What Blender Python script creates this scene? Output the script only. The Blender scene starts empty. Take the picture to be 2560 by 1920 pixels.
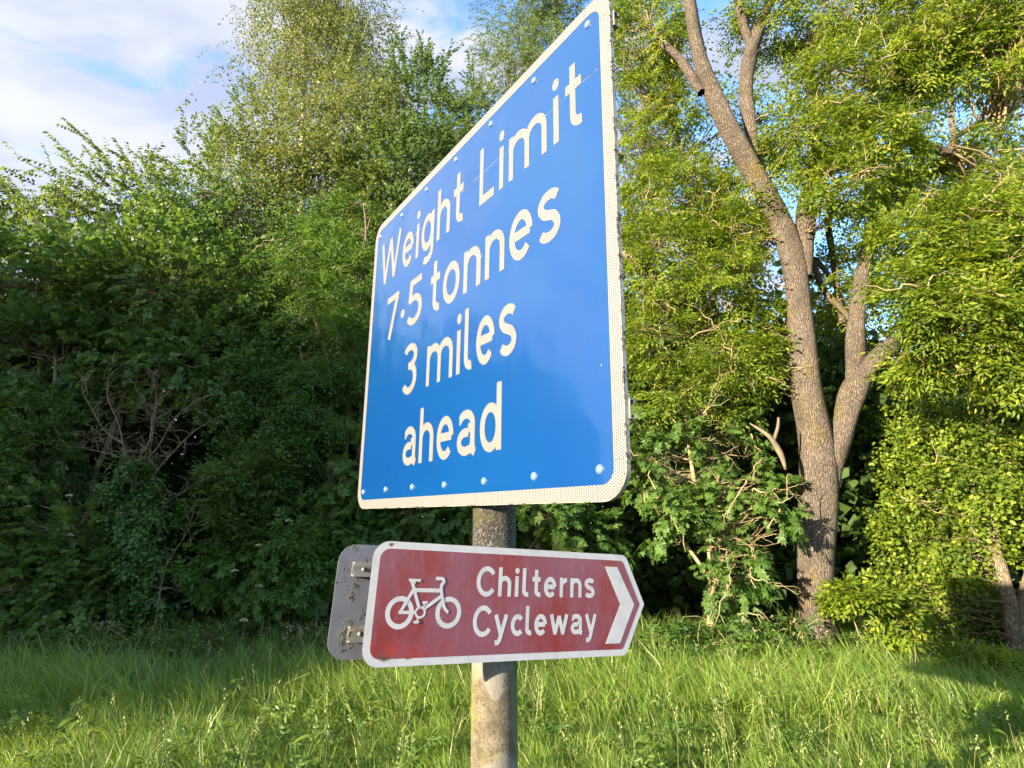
import bpy, math, random
import numpy as np
from mathutils import Vector, Matrix
random.seed(7); RNG = np.random.default_rng(7)
scene = bpy.context.scene
C = scene.collection

# ------------------------------------------------------------------ camera
CAM_H = 1.95
PITCH, ROLL = math.radians(13.517), math.radians(0.517)
FPX = 1414.3                      # focal length in pixels of the 2560 px wide photograph
_f = Vector((0, math.cos(PITCH), math.sin(PITCH)))
_u0 = Vector((0, -math.sin(PITCH), math.cos(PITCH)))
_r0 = Vector((1, 0, 0))
_r = _r0 * math.cos(ROLL) + _u0 * math.sin(ROLL)
_u = -_r0 * math.sin(ROLL) + _u0 * math.cos(ROLL)
cd = bpy.data.cameras.new('camera')
cd.sensor_width = 36.0
cd.lens = 36.0 * FPX / 2560
cd.clip_start, cd.clip_end = 0.05, 2000
cam = bpy.data.objects.new('camera', cd)
C.objects.link(cam)
cam.matrix_world = Matrix(((_r.x, _u.x, -_f.x, 0), (_r.y, _u.y, -_f.y, 0), (_r.z, _u.z, -_f.z, CAM_H), (0, 0, 0, 1)))
scene.camera = cam

# ------------------------------------------------------------------ sun, sky, exposure
SUN_AZ, SUN_EL = math.radians(50.5), math.radians(14.0)      # left of straight back; above the horizon
SUN = Vector((-math.sin(SUN_AZ) * math.cos(SUN_EL), -math.cos(SUN_AZ) * math.cos(SUN_EL), math.sin(SUN_EL)))
sl = bpy.data.lights.new('sun', 'SUN')
sl.energy = 4.1
sl.angle = math.radians(0.6)
sl.color = (1.0, 0.83, 0.60)
so = bpy.data.objects.new('sun', sl)
C.objects.link(so)
so.rotation_euler = SUN.to_track_quat('Z', 'Y').to_euler()

scene.view_settings.view_transform = 'Standard'
scene.view_settings.look = 'None'
scene.view_settings.gamma = 1
scene.view_settings.use_curve_mapping = False
scene.view_settings.exposure = 2.4
scene.cycles.max_bounces = 7
scene.cycles.diffuse_bounces = 4
scene.cycles.glossy_bounces = 2
scene.cycles.transmission_bounces = 4
scene.cycles.use_adaptive_sampling = True
scene.cycles.adaptive_threshold = 0.02


class NT:
    """tiny helper for node trees"""
    def __init__(s, tree):
        s.t = tree; s.n = tree.nodes; s.l = tree.links

    def new(s, kind, **kw):
        n = s.n.new(kind)
        for k, v in kw.items():
            if k.startswith('_'):
                setattr(n, k[1:], v)
            else:
                key = int(k[1:]) if k[0] == 'i' and k[1:].isdigit() else k.replace('__', ' ')
                s.put(n.inputs[key], v)
        return n

    def put(s, sock, v):
        if isinstance(v, bpy.types.NodeSocket):
            s.l.new(v, sock)
        elif isinstance(v, tuple) and len(v) == 3 and sock.type == 'RGBA':
            sock.default_value = (*v, 1)
        else:
            sock.default_value = v

    def math(s, op, a, b=0.0, c=None, clamp=False):
        n = s.n.new('ShaderNodeMath'); n.operation = op; n.use_clamp = clamp
        s.put(n.inputs[0], a); s.put(n.inputs[1], b)
        if c is not None: s.put(n.inputs[2], c)
        return n.outputs[0]

    def vmath(s, op, a, b=(0, 0, 0)):
        n = s.n.new('ShaderNodeVectorMath'); n.operation = op
        s.put(n.inputs[0], a)
        if op == 'SCALE': s.put(n.inputs[3], b)
        else: s.put(n.inputs[1], b)
        return n.outputs[1] if op in ('DOT_PRODUCT', 'LENGTH') else n.outputs[0]

    def mix(s, f, a, b):
        n = s.n.new('ShaderNodeMix'); n.data_type = 'RGBA'
        s.put(n.inputs[0], f); s.put(n.inputs[6], a); s.put(n.inputs[7], b)
        return n.outputs[2]

    def noise(s, vec, scale, detail=3, rough=.5, out=0):
        n = s.n.new('ShaderNodeTexNoise')
        if vec is not None: s.put(n.inputs['Vector'], vec)
        n.inputs['Scale'].default_value = scale; n.inputs['Detail'].default_value = detail
        n.inputs['Roughness'].default_value = rough
        return n.outputs[out]

    def ramp(s, f, stops):
        n = s.n.new('ShaderNodeValToRGB'); s.put(n.inputs[0], f)
        e = n.color_ramp.elements
        while len(e) < len(stops): e.new(.5)
        for k, (p, c) in enumerate(stops):
            e[k].position = p
            e[k].color = (*c, 1) if isinstance(c, tuple) else (c, c, c, 1)
        return n.outputs[0]

    def maprange(s, v, a, b, c=0.0, d=1.0, smooth=True):
        n = s.n.new('ShaderNodeMapRange')
        if smooth: n.interpolation_type = 'SMOOTHSTEP'
        s.put(n.inputs[0], v)
        for k, q in enumerate((a, b, c, d)): s.put(n.inputs[k + 1], q)
        return n.outputs[0]

    def scale(s, vec, sc, rot=(0, 0, 0)):
        n = s.n.new('ShaderNodeMapping'); s.put(n.inputs[0], vec)
        n.inputs['Scale'].default_value = sc
        n.inputs['Rotation'].default_value = rot
        return n.outputs[0]


w = bpy.data.worlds.new('World'); scene.world = w; w.use_nodes = True
T = NT(w.node_tree); T.n.clear()
sky = T.new('ShaderNodeTexSky', _sky_type='NISHITA')
sky.sun_disc = False
sky.sun_elevation = SUN_EL
sky.sun_rotation = math.pi + SUN_AZ
sky.altitude = 100; sky.air_density = 1.0; sky.dust_density = 0.6; sky.ozone_density = 4.2
tc = T.new('ShaderNodeTexCoord').outputs['Generated']
sep = T.new('ShaderNodeSeparateXYZ', i0=tc)
z = T.math('MAXIMUM', sep.outputs[2], 0.02)
zz = T.math('ADD', z, 0.10)
px = T.math('DIVIDE', sep.outputs[0], zz)
py = T.math('DIVIDE', sep.outputs[1], zz)
pv = T.new('ShaderNodeCombineXYZ', i0=px, i1=py).outputs[0]
warp = T.vmath('SCALE', T.noise(pv, 1.3, 3, .5, 1), 0.55)
pw = T.vmath('ADD', pv, warp)
n1 = T.noise(T.scale(pw, (0.62, 1.5, 1), (0, 0, math.radians(14))), 3.6, 6, .52)
n2 = T.noise(T.scale(pw, (0.8, 1.6, 1), (0, 0, math.radians(14))), 9.5, 4, .55)
nn = T.math('ADD', T.math('MULTIPLY', n1, 0.72), T.math('MULTIPLY', n2, 0.28))
west = T.maprange(px, -1.5, 0.9, 0.19, -0.02)           # the cloud sheet thins out eastwards
nn = T.math('ADD', nn, west)
cov = T.maprange(nn, 0.43, 0.60)
body = T.maprange(T.noise(T.scale(pw, (.7, 1.5, 1)), 3.0, 4, .5), .3, .7)
ccol = T.mix(body, (0.52, 0.58, 0.82), (0.84, 0.84, 0.95))
bg1 = T.new('ShaderNodeBackground', Color=T.mix(1.0, sky.outputs[0], sky.outputs[0]), Strength=0.14)
bg2 = T.new('ShaderNodeBackground', Color=ccol, Strength=0.225)
mx = T.new('ShaderNodeMixShader', i0=T.math('MULTIPLY', cov, 0.93), i1=bg1.outputs[0], i2=bg2.outputs[0])
T.l.new(mx.outputs[0], T.new('ShaderNodeOutputWorld').inputs[0])

# ------------------------------------------------------------------ helpers
K = 2560 / 2212                   # layout below is noted on a 2212 x 1659 grid of the picture


def ray(x, y):
    return _f + _r * ((x * K - 1280) / FPX) - _u * ((y * K - 960) / FPX)


def at(x, y, Y):
    """the point of the place seen at (x, y) and Y metres in front"""
    d = ray(x, y); d = d * (Y / d.y)
    return Vector((d.x, d.y, d.z + CAM_H))


def mpp(p):
    """metres per layout pixel at point p"""
    return (Vector(p) - Vector((0, 0, CAM_H))).dot(_f) * K / FPX


def tag(o, label=None, cat=None, group=None, kind=None):
    if label: o['label'] = label
    if cat: o['category'] = cat
    if group: o['group'] = group
    if kind: o['kind'] = kind
    return o


def empty(name, loc=(0, 0, 0), parent=None):
    o = bpy.data.objects.new(name, None); C.objects.link(o)
    o.empty_display_size = .1
    o.location = loc; o.parent = parent
    return o


def mesh_np(name, verts, polys, mat, parent=None, smooth=False, attr=None, origin=None):
    """verts (n,3); polys = list of (m,k) index arrays; attr per-vertex float"""
    me = bpy.data.meshes.new(name)
    v = np.asarray(verts, np.float32)
    if origin is not None: v = v - np.asarray(origin, np.float32)
    me.vertices.add(len(v)); me.vertices.foreach_set('co', v.ravel())
    idx = np.concatenate([p.ravel() for p in polys]).astype(np.int32)
    tot = np.concatenate([np.full(len(p), p.shape[1], np.int32) for p in polys])
    st = np.concatenate([[0], np.cumsum(tot)[:-1]]).astype(np.int32)
    me.loops.add(len(idx)); me.loops.foreach_set('vertex_index', idx)
    me.polygons.add(len(tot)); me.polygons.foreach_set('loop_start', st); me.polygons.foreach_set('loop_total', tot)
    if smooth: me.polygons.foreach_set('use_smooth', np.ones(len(tot), bool))
    if attr is not None:
        a = me.attributes.new('rnd', 'FLOAT', 'POINT'); a.data.foreach_set('value', np.asarray(attr, np.float32))
    me.update(calc_edges=True)
    me.materials.append(mat)
    o = bpy.data.objects.new(name, me); C.objects.link(o)
    o.parent = parent
    if origin is not None and parent is None: o.location = origin
    return o


def mesh_py(name, verts, faces, mat, parent=None, smooth=False):
    me = bpy.data.meshes.new(name); me.from_pydata([tuple(v) for v in verts], [], faces)
    me.materials.append(mat); me.update()
    if smooth:
        me.polygons.foreach_set('use_smooth', np.ones(len(me.polygons), bool))
    o = bpy.data.objects.new(name, me); C.objects.link(o); o.parent = parent
    return o


def mat_base(name):
    m = bpy.data.materials.new(name); m.use_nodes = True
    t = NT(m.node_tree); t.n.clear()
    out = t.new('ShaderNodeOutputMaterial')
    return m, t, out


# ------------------------------------------------------------------ materials
def leaf_mat(name, dark, light, trans, tw=0.42, rough=.45, spec=.35, yellow=None):
    m, t, out = mat_base(name)
    a = t.new('ShaderNodeAttribute', _attribute_name='rnd').outputs['Fac']
    pos = t.new('ShaderNodeNewGeometry').outputs['Position']
    big = t.noise(pos, 1.1, 2, .5)
    mid = t.noise(pos, 3.4, 2, .5)
    f = t.math('ADD', t.math('MULTIPLY', a, .62), t.math('ADD', t.math('MULTIPLY', t.math('SUBTRACT', big, .42), 1.2), t.math('MULTIPLY', t.math('SUBTRACT', mid, .42), 1.0)), clamp=True)
    col = t.mix(f, dark, light)
    if yellow:
        col = t.mix(t.maprange(a, .955, .99), col, yellow)
    d = t.new('ShaderNodeBsdfPrincipled', Base__Color=col, Roughness=rough)
    d.inputs['Specular IOR Level'].default_value = spec
    tcol = t.mix(f, tuple(.75 * c for c in trans), trans)
    tr = t.new('ShaderNodeBsdfTranslucent', Color=tcol)
    mx = t.new('ShaderNodeMixShader', i0=tw, i1=d.outputs[0], i2=tr.outputs[0])
    t.l.new(mx.outputs[0], out.inputs[0])
    return m


M = {}
M['hazel'] = leaf_mat('hazel leaf', (.046, .098, .024), (.135, .225, .052), (.19, .31, .035), yellow=(.16, .22, .03))
M['ivy'] = leaf_mat('ivy leaf', (.032, .080, .018), (.09, .175, .032), (.11, .20, .025), .3, .42, .35)
M['birch'] = leaf_mat('birch leaf', (.085, .12, .025), (.20, .23, .055), (.25, .29, .04), .4, .45)
M['willow'] = leaf_mat('willow leaf', (.08, .13, .035), (.19, .25, .07), (.24, .32, .05), .4, .45)
M['cherry'] = leaf_mat('cherry leaf', (.060, .105, .022), (.16, .22, .050), (.21, .29, .04), .42, .4)
M['ash'] = leaf_mat('ash leaf', (.040, .090, .012), (.23, .31, .026), (.34, .44, .02), .45, .5, .3, yellow=(.28, .30, .03))
M['hop'] = leaf_mat('climber leaf', (.045, .095, .012), (.23, .31, .028), (.32, .42, .02), .42, .5, .3, yellow=(.28, .31, .04))
M['poplar'] = leaf_mat('poplar leaf', (.045, .095, .024), (.125, .19, .055), (.16, .25, .04), .42, .4)
M['maple'] = leaf_mat('maple leaf', (.042, .100, .022), (.13, .225, .042), (.18, .31, .03), .42, .45)
M['elder'] = leaf_mat('elder leaf', (.050, .105, .025), (.13, .205, .05), (.18, .28, .035), .4, .5, yellow=(.18, .19, .06))
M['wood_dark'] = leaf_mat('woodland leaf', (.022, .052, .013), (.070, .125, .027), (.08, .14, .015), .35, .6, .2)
M['grass'] = leaf_mat('grass blade', (.100, .195, .032), (.285, .41, .075), (.38, .52, .06), .45, .40, .5, yellow=(.42, .37, .17))
M['herb'] = leaf_mat('herb leaf', (.06, .125, .03), (.16, .24, .05), (.2, .3, .04), .4, .45)
M['weed'] = leaf_mat('weed leaf', (.09, .17, .03), (.20, .29, .05), (.24, .34, .05), .4, .5)


def simple_mat(name, col, rough=.8, var=None, scale=8, spec=.3):
    m, t, out = mat_base(name)
    c = col
    if var:
        pos = t.new('ShaderNodeTexCoord').outputs['Object']
        c = t.mix(t.maprange(t.noise(pos, scale, 4, .6), .35, .65), col, var)
    d = t.new('ShaderNodeBsdfPrincipled', Base__Color=c, Roughness=rough)
    d.inputs['Specular IOR Level'].default_value = spec
    t.l.new(d.outputs[0], out.inputs[0])
    return m


M['flower'] = simple_mat('cream flower', (.40, .37, .22), .9)
M['pinkflower'] = simple_mat('bramble flower', (.30, .245, .17), .9, (.18, .13, .08), 60)
M['seed'] = simple_mat('seed head', (.22, .22, .10), .9, (.14, .18, .06), 30)
M['twig'] = simple_mat('twig bark', (.36, .285, .16), .9, (.19, .145, .08), 6)
M['deadwood'] = simple_mat('dead wood', (.17, .14, .095), .9, (.12, .10, .07), 9)
M['greywood'] = simple_mat('grey dead twigs', (.25, .195, .105), .9, (.13, .10, .06), 9)
M['soil'] = simple_mat('soil', (.05, .06, .025), 1, (.035, .03, .018), 3)
M['road'] = simple_mat('asphalt', (.055, .055, .055), .9, (.04, .04, .04), 20)


def bark_mat(name, c1, c2, moss=(.10, .10, .02), mossy=.5, ridge=1.0):
    m, t, out = mat_base(name)
    g = t.new('ShaderNodeTexCoord').outputs['Object']
    st = t.scale(g, (1, 1, .22))
    wv = t.vmath('ADD', st, t.vmath('SCALE', t.noise(g, 5, 3, .5, 1), .08))
    vor = t.new('ShaderNodeTexVoronoi', _feature='DISTANCE_TO_EDGE', Vector=wv, Scale=44.0).outputs[0]
    fine = t.noise(t.scale(g, (1, 1, .3)), 60, 4, .6)
    crack = t.maprange(vor, 0.0, .22)
    col = t.mix(t.math('ADD', t.math('MULTIPLY', crack, .6), .4), c2, c1)
    col = t.mix(t.math('MULTIPLY', t.maprange(fine, .4, .7), .45), col, tuple(min(1, 1.5 * c) for c in c1))
    patch = t.maprange(t.noise(g, 2.3, 5, .65), .45, .66)
    col = t.mix(t.math('MULTIPLY', patch, .55), col, tuple(.5 * c for c in c1))
    mo = t.maprange(t.noise(t.scale(g, (1, 1, .5)), 3.1, 4, .6), .60 - .12 * mossy, .75 - .1 * mossy)
    col = t.mix(t.math('MULTIPLY', mo, mossy), col, moss)
    h = t.math('ADD', t.math('MULTIPLY', crack, .8), t.math('MULTIPLY', fine, .5))
    b = t.new('ShaderNodeBump', Strength=1.0, Distance=.024 * ridge, Height=h)
    d = t.new('ShaderNodeBsdfPrincipled', Base__Color=col, Roughness=.9, Normal=b.outputs[0])
    d.inputs['Specular IOR Level'].default_value = .2
    t.l.new(d.outputs[0], out.inputs[0])
    return m


M['ashbark'] = bark_mat('ash bark', (.15, .124, .098), (.06, .05, .04), (.15, .12, .025), .55)
M['bark'] = bark_mat('grey brown bark', (.24, .19, .13), (.09, .07, .05), (.13, .12, .03), .8)
M['birchbark'] = bark_mat('birch bark', (.62, .55, .42), (.34, .29, .22), (.30, .28, .18), .2, .3)


def sign_mat(name, kind):
    """kind: blue / white retroreflective sheeting with its honeycomb cells"""
    m, t, out = mat_base(name)
    g = t.new('ShaderNodeTexCoord').outputs['Object']
    s = T_hex(t, g, .0066)
    st_ = t.maprange(t.noise(t.scale(g, (9, .5, 1)), 3.0, 5, .6), .52, .72)
    if kind == 'blue':
        col = t.mix(s, (.0008, .048, .195), (.0006, .031, .148))
        fade = t.maprange(t.noise(g, 1.6, 3, .5), .35, .7)
        col = t.mix(t.math('MULTIPLY', fade, .35), col, (.002, .062, .19))
        bird = t.maprange(t.noise(g, 38, 2, .3), .80, .83)
        col = t.mix(bird, col, (.55, .6, .65))
        col = t.mix(t.math('MULTIPLY', st_, .22), col, (.010, .045, .11))
        rough, coat = .30, 1.0
    else:
        col = t.mix(s, (.215, .212, .208), (.06, .06, .063))
        gr = t.maprange(t.noise(g, 14, 5, .65), .55, .75)
        col = t.mix(t.math('MULTIPLY', gr, .35), col, (.13, .128, .095))
        col = t.mix(t.math('MULTIPLY', st_, .25), col, (.11, .105, .08))
        rough, coat = .42, .25
    d = t.new('ShaderNodeBsdfPrincipled', Base__Color=col, Roughness=rough)
    d.inputs['Specular IOR Level'].default_value = .5
    d.inputs['Coat Weight'].default_value = coat
    wob = t.noise(g, 2.4, 2, .5)
    d.inputs['Coat Roughness'].default_value = .10; d.inputs['Coat IOR'].default_value = 1.6
    b = t.new('ShaderNodeBump', Strength=.6, Distance=.03, Height=wob)
    t.put(d.inputs['Coat Normal'], b.outputs[0])
    t.l.new(d.outputs[0], out.inputs[0])
    return m


def T_hex(t, g, cell):
    k = 2 * math.pi / cell
    acc = None
    for a in (0, 60, 120):
        v = (k * math.cos(math.radians(a)), k * math.sin(math.radians(a)), 0)
        c = t.math('COSINE', t.vmath('DOT_PRODUCT', g, v))
        acc = c if acc is None else t.math('ADD', acc, c)
    return t.maprange(acc, -.6, .9)


M['blue'] = sign_mat('blue reflective sheeting', 'blue')
M['retro'] = sign_mat('white reflective sheeting', 'white')
M['rivet'] = simple_mat('pale blue rivet', (.10, .17, .27), .4, spec=.5)


def alu_mat(name, base, grime, amount=.5):
    m, t, out = mat_base(name)
    g = t.new('ShaderNodeTexCoord').outputs['Object']
    c = t.mix(t.maprange(t.noise(g, 9, 5, .6), .35, .7), base, tuple(.82 * x for x in base))
    sp = t.noise(g, 90, 3, .7)
    pa = t.noise(g, 11, 4, .6)
    f = t.math('MULTIPLY', t.maprange(pa, .62 - .12 * amount, .70 - .1 * amount), t.maprange(sp, .42, .55))
    c = t.mix(f, c, grime)
    c = t.mix(t.maprange(t.noise(g, 60, 2, .5), .73, .76), c, tuple(.4 * x for x in base))
    d = t.new('ShaderNodeBsdfPrincipled', Base__Color=c, Roughness=.55, Metallic=.25)
    b = t.new('ShaderNodeBump', Strength=.6, Distance=.002, Height=f)
    t.put(d.inputs['Normal'], b.outputs[0])
    t.l.new(d.outputs[0], out.inputs[0])
    return m


M['alu'] = alu_mat('weathered aluminium', (.165, .175, .205), (.075, .07, .04), .75)
M['rail'] = alu_mat('aluminium channel', (.24, .25, .24), (.20, .15, .08), .6)
M['edge'] = alu_mat('dirty sheet edge', (.38, .36, .30), (.05, .045, .03), 1.4)
M['dark_gap'] = simple_mat('dark joint', (.02, .03, .05), .9)


def rust_spots(t, g, c):
    wob = t.vmath('SCALE', t.noise(g, 55, 4, .7, 1), .022)
    gg = t.vmath('SUBTRACT', t.vmath('ADD', g, wob), (.011, .011, .011))
    for rx, ry, r in ((-.385, -.1375, .013), (-.318, -.1385, .008), (-.268, -.1345, .006), (-.40, .150, .006)):
        dd = t.vmath('LENGTH', t.scale(t.vmath('SUBTRACT', gg, (rx, ry, 0)), (.6, 1, 0)))
        f = t.maprange(dd, r, r * .25)
        c = t.mix(f, c, (.10, .045, .015))
    return c


def red_mat():
    m, t, out = mat_base('faded brown red sheeting')
    g = t.new('ShaderNodeTexCoord').outputs['Object']
    st = t.scale(g, (1, .38, 1))
    a = t.noise(t.vmath('ADD', st, t.vmath('SCALE', t.noise(g, 6, 3, .6, 1), .10)), 7.5, 6, .62)
    f = t.maprange(a, .42, .66)
    c = t.mix(f, (.18, .052, .072), (.18, .020, .016))
    vein = t.maprange(t.noise(t.scale(g, (2.2, .6, 1)), 22, 5, .7), .5, .75)
    c = t.mix(t.math('MULTIPLY', vein, .35), c, (.29, .125, .165))
    rn = t.maprange(t.noise(t.scale(g, (5, .6, 1)), 9, 5, .65), .55, .72)
    c = t.mix(t.math('MULTIPLY', rn, .4), c, (.13, .02, .02))
    sp = t.maprange(t.noise(g, 75, 2, .4), .735, .76)
    c = t.mix(sp, c, (.10, .010, .010))
    for rx, ry in ((-.376, .087), (-.376, -.088), (.40, .086), (.40, -.09)):
        dd = t.vmath('LENGTH', t.vmath('SUBTRACT', g, (rx, ry, 0)))
        ring = t.math('SUBTRACT', 1.0, t.maprange(t.math('ABSOLUTE', t.math('SUBTRACT', dd, .0062)), .0004, .0022))
        c = t.mix(t.math('MULTIPLY', ring, .6), c, (.13, .018, .015))
    c = rust_spots(t, g, c)
    # rusty stain along the lower left edge
    sx = t.new('ShaderNodeSeparateXYZ', i0=g)
    low = t.maprange(sx.outputs[1], -.085, -.135)
    lf = t.maprange(sx.outputs[0], -.13, -.42)
    st2 = t.math('MULTIPLY', t.math('MULTIPLY', low, lf), t.maprange(t.noise(g, 26, 4, .6), .38, .6))
    c = t.mix(st2, c, (.30, .022, .012))
    d = t.new('ShaderNodeBsdfPrincipled', Base__Color=c, Roughness=.42)
    d.inputs['Coat Weight'].default_value = .3; d.inputs['Coat Roughness'].default_value = .25
    t.l.new(d.outputs[0], out.inputs[0])
    return m


def white_mat():
    m, t, out = mat_base('white sheeting')
    g = t.new('ShaderNodeTexCoord').outputs['Object']
    c = t.mix(t.maprange(t.noise(g, 20, 4, .6), .4, .8), (.44, .45, .46), (.37, .37, .36))
    sp = t.maprange(t.noise(g, 140, 1, .4), .77, .79)
    c = t.mix(sp, c, (.2, .15, .1))
    run = t.maprange(t.noise(t.scale(g, (7, .7, 1)), 9, 4, .6), .58, .74)
    c = t.mix(t.math('MULTIPLY', run, .3), c, (.20, .19, .15))
    c = rust_spots(t, g, c)
    d = t.new('ShaderNodeBsdfPrincipled', Base__Color=c, Roughness=.4)
    t.l.new(d.outputs[0], out.inputs[0])
    return m


M['red'] = red_mat()
M['white'] = white_mat()


def post_mat():
    m, t, out = mat_base('lichened post')
    g = t.new('ShaderNodeTexCoord').outputs['Object']
    sx = t.new('ShaderNodeSeparateXYZ', i0=g)
    zc = sx.outputs[2]
    base = t.mix(t.maprange(t.noise(g, 22, 5, .65), .35, .65), (.165, .145, .10), (.085, .073, .045))
    smooth_p = t.maprange(t.noise(t.vmath('ADD', t.scale(g, (1, 1, .7)), (.3, .1, .2)), 8.5, 2, .4), .52, .56)
    base = t.mix(t.math('MULTIPLY', smooth_p, .6), base, (.20, .20, .185))
    alg = t.maprange(t.noise(t.scale(g, (1, 1, .5)), 11, 4, .6), .50, .66)
    band = t.math('MULTIPLY', t.maprange(zc, 1.22, 1.36), t.maprange(zc, 1.56, 1.47))
    alg = t.math('MULTIPLY', alg, t.math('ADD', t.math('MULTIPLY', band, .8), .28))
    base = t.mix(alg, base, (.165, .155, .04))
    spk = t.noise(g, 150, 4, .7)
    pit = t.maprange(spk, .50, .60)
    rough_area = t.math('SUBTRACT', 1.0, t.math('MULTIPLY', smooth_p, .75))
    base = t.mix(t.math('MULTIPLY', t.math('MULTIPLY', pit, rough_area), .8), base, (.06, .05, .035))
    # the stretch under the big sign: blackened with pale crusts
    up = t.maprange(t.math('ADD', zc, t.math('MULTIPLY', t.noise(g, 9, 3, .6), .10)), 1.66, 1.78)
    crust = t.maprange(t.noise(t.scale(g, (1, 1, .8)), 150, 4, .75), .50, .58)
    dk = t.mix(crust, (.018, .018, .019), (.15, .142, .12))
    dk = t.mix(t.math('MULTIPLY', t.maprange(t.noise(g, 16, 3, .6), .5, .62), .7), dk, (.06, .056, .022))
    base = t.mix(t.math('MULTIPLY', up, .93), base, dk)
    grn = t.math('MULTIPLY', t.maprange(sx.outputs[0], .038, .068), t.maprange(t.noise(g, 40, 3, .6), .35, .6))
    base = t.mix(t.math('MULTIPLY', grn, .6), base, (.12, .15, .05))
    h = t.math('ADD', t.math('MULTIPLY', spk, -1.0), t.math('MULTIPLY', crust, t.math('MULTIPLY', up, .6)))
    b = t.new('ShaderNodeBump', Strength=.8, Distance=.003, Height=h)
    d = t.new('ShaderNodeBsdfPrincipled', Base__Color=base, Roughness=.85, Normal=b.outputs[0])
    d.inputs['Specular IOR Level'].default_value = .25
    t.l.new(d.outputs[0], out.inputs[0])
    return m


M['post'] = post_mat()


# ------------------------------------------------------------------ ground
def ground_h(x, y):
    return 0.05 * np.sin(x * .9 + 1) * np.sin(y * .7) + 0.03 * np.sin(x * 2.3 + y * 1.7)


gx = np.concatenate([np.linspace(-160, -14, 20), np.linspace(-12, 12, 97), np.linspace(14, 160, 20)])
gy = np.concatenate([np.linspace(-120, -1.2, 16), np.linspace(-.8, 16, 70), np.linspace(18, 220, 20)])
GX, GY = np.meshgrid(gx, gy)
fl = np.clip((GY + 1) / 2, 0, 1)
GZ = ground_h(GX, GY) * fl
gv = np.c_[GX.ravel(), GY.ravel(), GZ.ravel()]
ni, nj = GX.shape
ii, jj = np.meshgrid(np.arange(ni - 1), np.arange(nj - 1), indexing='ij')
a0 = (ii * nj + jj).ravel()
gp = np.c_[a0, a0 + 1, a0 + nj + 1, a0 + nj]
tag(mesh_np('ground', gv, [gp], M['soil'], smooth=True), kind='structure')
tag(mesh_py('road', [(-150, -8, .06), (150, -8, .06), (150, -1.6, .06), (-150, -1.6, .06), (-150, -8, -.1), (150, -8, -.1), (150, -1.6, -.1), (-150, -1.6, -.1)],
            [(0, 1, 2, 3), (0, 4, 5, 1), (3, 2, 6, 7)], M['road']), kind='structure')


# ------------------------------------------------------------------ flat shapes of the signs
def rrect(x0, y0, x1, y1, r, n=10):
    pts = []
    for cx, cy, a in ((x1 - r, y0 + r, -90), (x1 - r, y1 - r, 0), (x0 + r, y1 - r, 90), (x0 + r, y0 + r, 180)):
        for k in range(n + 1):
            t = math.radians(a + 90 * k / n)
            pts.append((cx + r * math.cos(t), cy + r * math.sin(t)))
    return pts


def round_poly(pts, rad, n=6):
    out = []
    N = len(pts)
    for i in range(N):
        p0, p1, p2 = (Vector(pts[(i - 1) % N]), Vector(pts[i]), Vector(pts[(i + 1) % N]))
        r = rad[i] if isinstance(rad, (list, tuple)) else rad
        a = (p0 - p1).normalized(); b = (p2 - p1).normalized()
        ang = math.acos(max(-1, min(1, a.dot(b))))
        if r <= 0 or ang > 3.1:
            out.append(tuple(p1)); continue
        d = r / math.tan(ang / 2)
        c = p1 + (a + b).normalized() * (r / math.sin(ang / 2))
        s, e = p1 + a * d - c, p1 + b * d - c
        t0 = math.atan2(s.y, s.x); t1 = math.atan2(e.y, e.x)
        dt = (t1 - t0 + math.pi) % (2 * math.pi) - math.pi
        for k in range(n + 1):
            t = t0 + dt * k / n
            out.append((c.x + r * math.cos(t), c.y + r * math.sin(t)))
    return out


def slab(name, pts, z0, z1, mat, parent, side=None):
    n = len(pts)
    v = [(x, y, z1) for x, y in pts] + [(x, y, z0) for x, y in pts]
    f = [tuple(range(n)), tuple(range(2 * n - 1, n - 1, -1))]
    f += [(i, n + i, n + (i + 1) % n, (i + 1) % n) for i in range(n)]
    area = sum(pts[i][0] * pts[(i + 1) % n][1] - pts[(i + 1) % n][0] * pts[i][1] for i in range(n))
    if area < 0: f = [tuple(reversed(q)) for q in f]
    o = mesh_py(name, v, f, mat, parent)
    if side:
        o.data.materials.append(side)
        for p in o.data.polygons:
            if abs(p.normal.z) < .5 or p.normal.z < 0: p.material_index = 1
    return o


def strokes_mesh(name, strokes, sw, z, mat, parent, fix=lambda p: p, th=.0004):
    """each stroke a polyline swept at width sw, the pieces a hair above one another"""
    V, Fc = [], []
    for si, st in enumerate(strokes):
        w_ = sw
        closed = False
        if isinstance(st, dict):
            w_ = st.get('w', sw); closed = st.get('closed', False); st = st['p']
        P = [Vector(fix(p)) for p in st]
        n = len(P); b = len(V); zz_ = z + si * .00015
        for i in range(n):
            if closed:
                d = (P[(i + 1) % n] - P[i - 1])
            else:
                d = P[min(i + 1, n - 1)] - P[max(i - 1, 0)]
            d = d.normalized(); nrm = Vector((-d.y, d.x))
            k = 1.0
            if 0 < i < n - 1 and not closed:
                e = (P[i] - P[i - 1]).normalized(); k = 1 / max(.5, e.dot(d))
            for q in (P[i] + nrm * w_ / 2 * k, P[i] - nrm * w_ / 2 * k):
                V.append((q.x, q.y, zz_))
        for i in range(n if closed else n - 1):
            j = (i + 1) % n
            Fc.append((b + 2 * i, b + 2 * i + 1, b + 2 * j + 1, b + 2 * j))
    return mesh_py(name, V, Fc, mat, parent)


def arc(cx, cy, rx, ry, a0, a1, n=18):
    return [(cx + rx * math.cos(math.radians(a0 + (a1 - a0) * k / n)), cy + ry * math.sin(math.radians(a0 + (a1 - a0) * k / n))) for k in range(n + 1)]


CAP = 1.41


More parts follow.
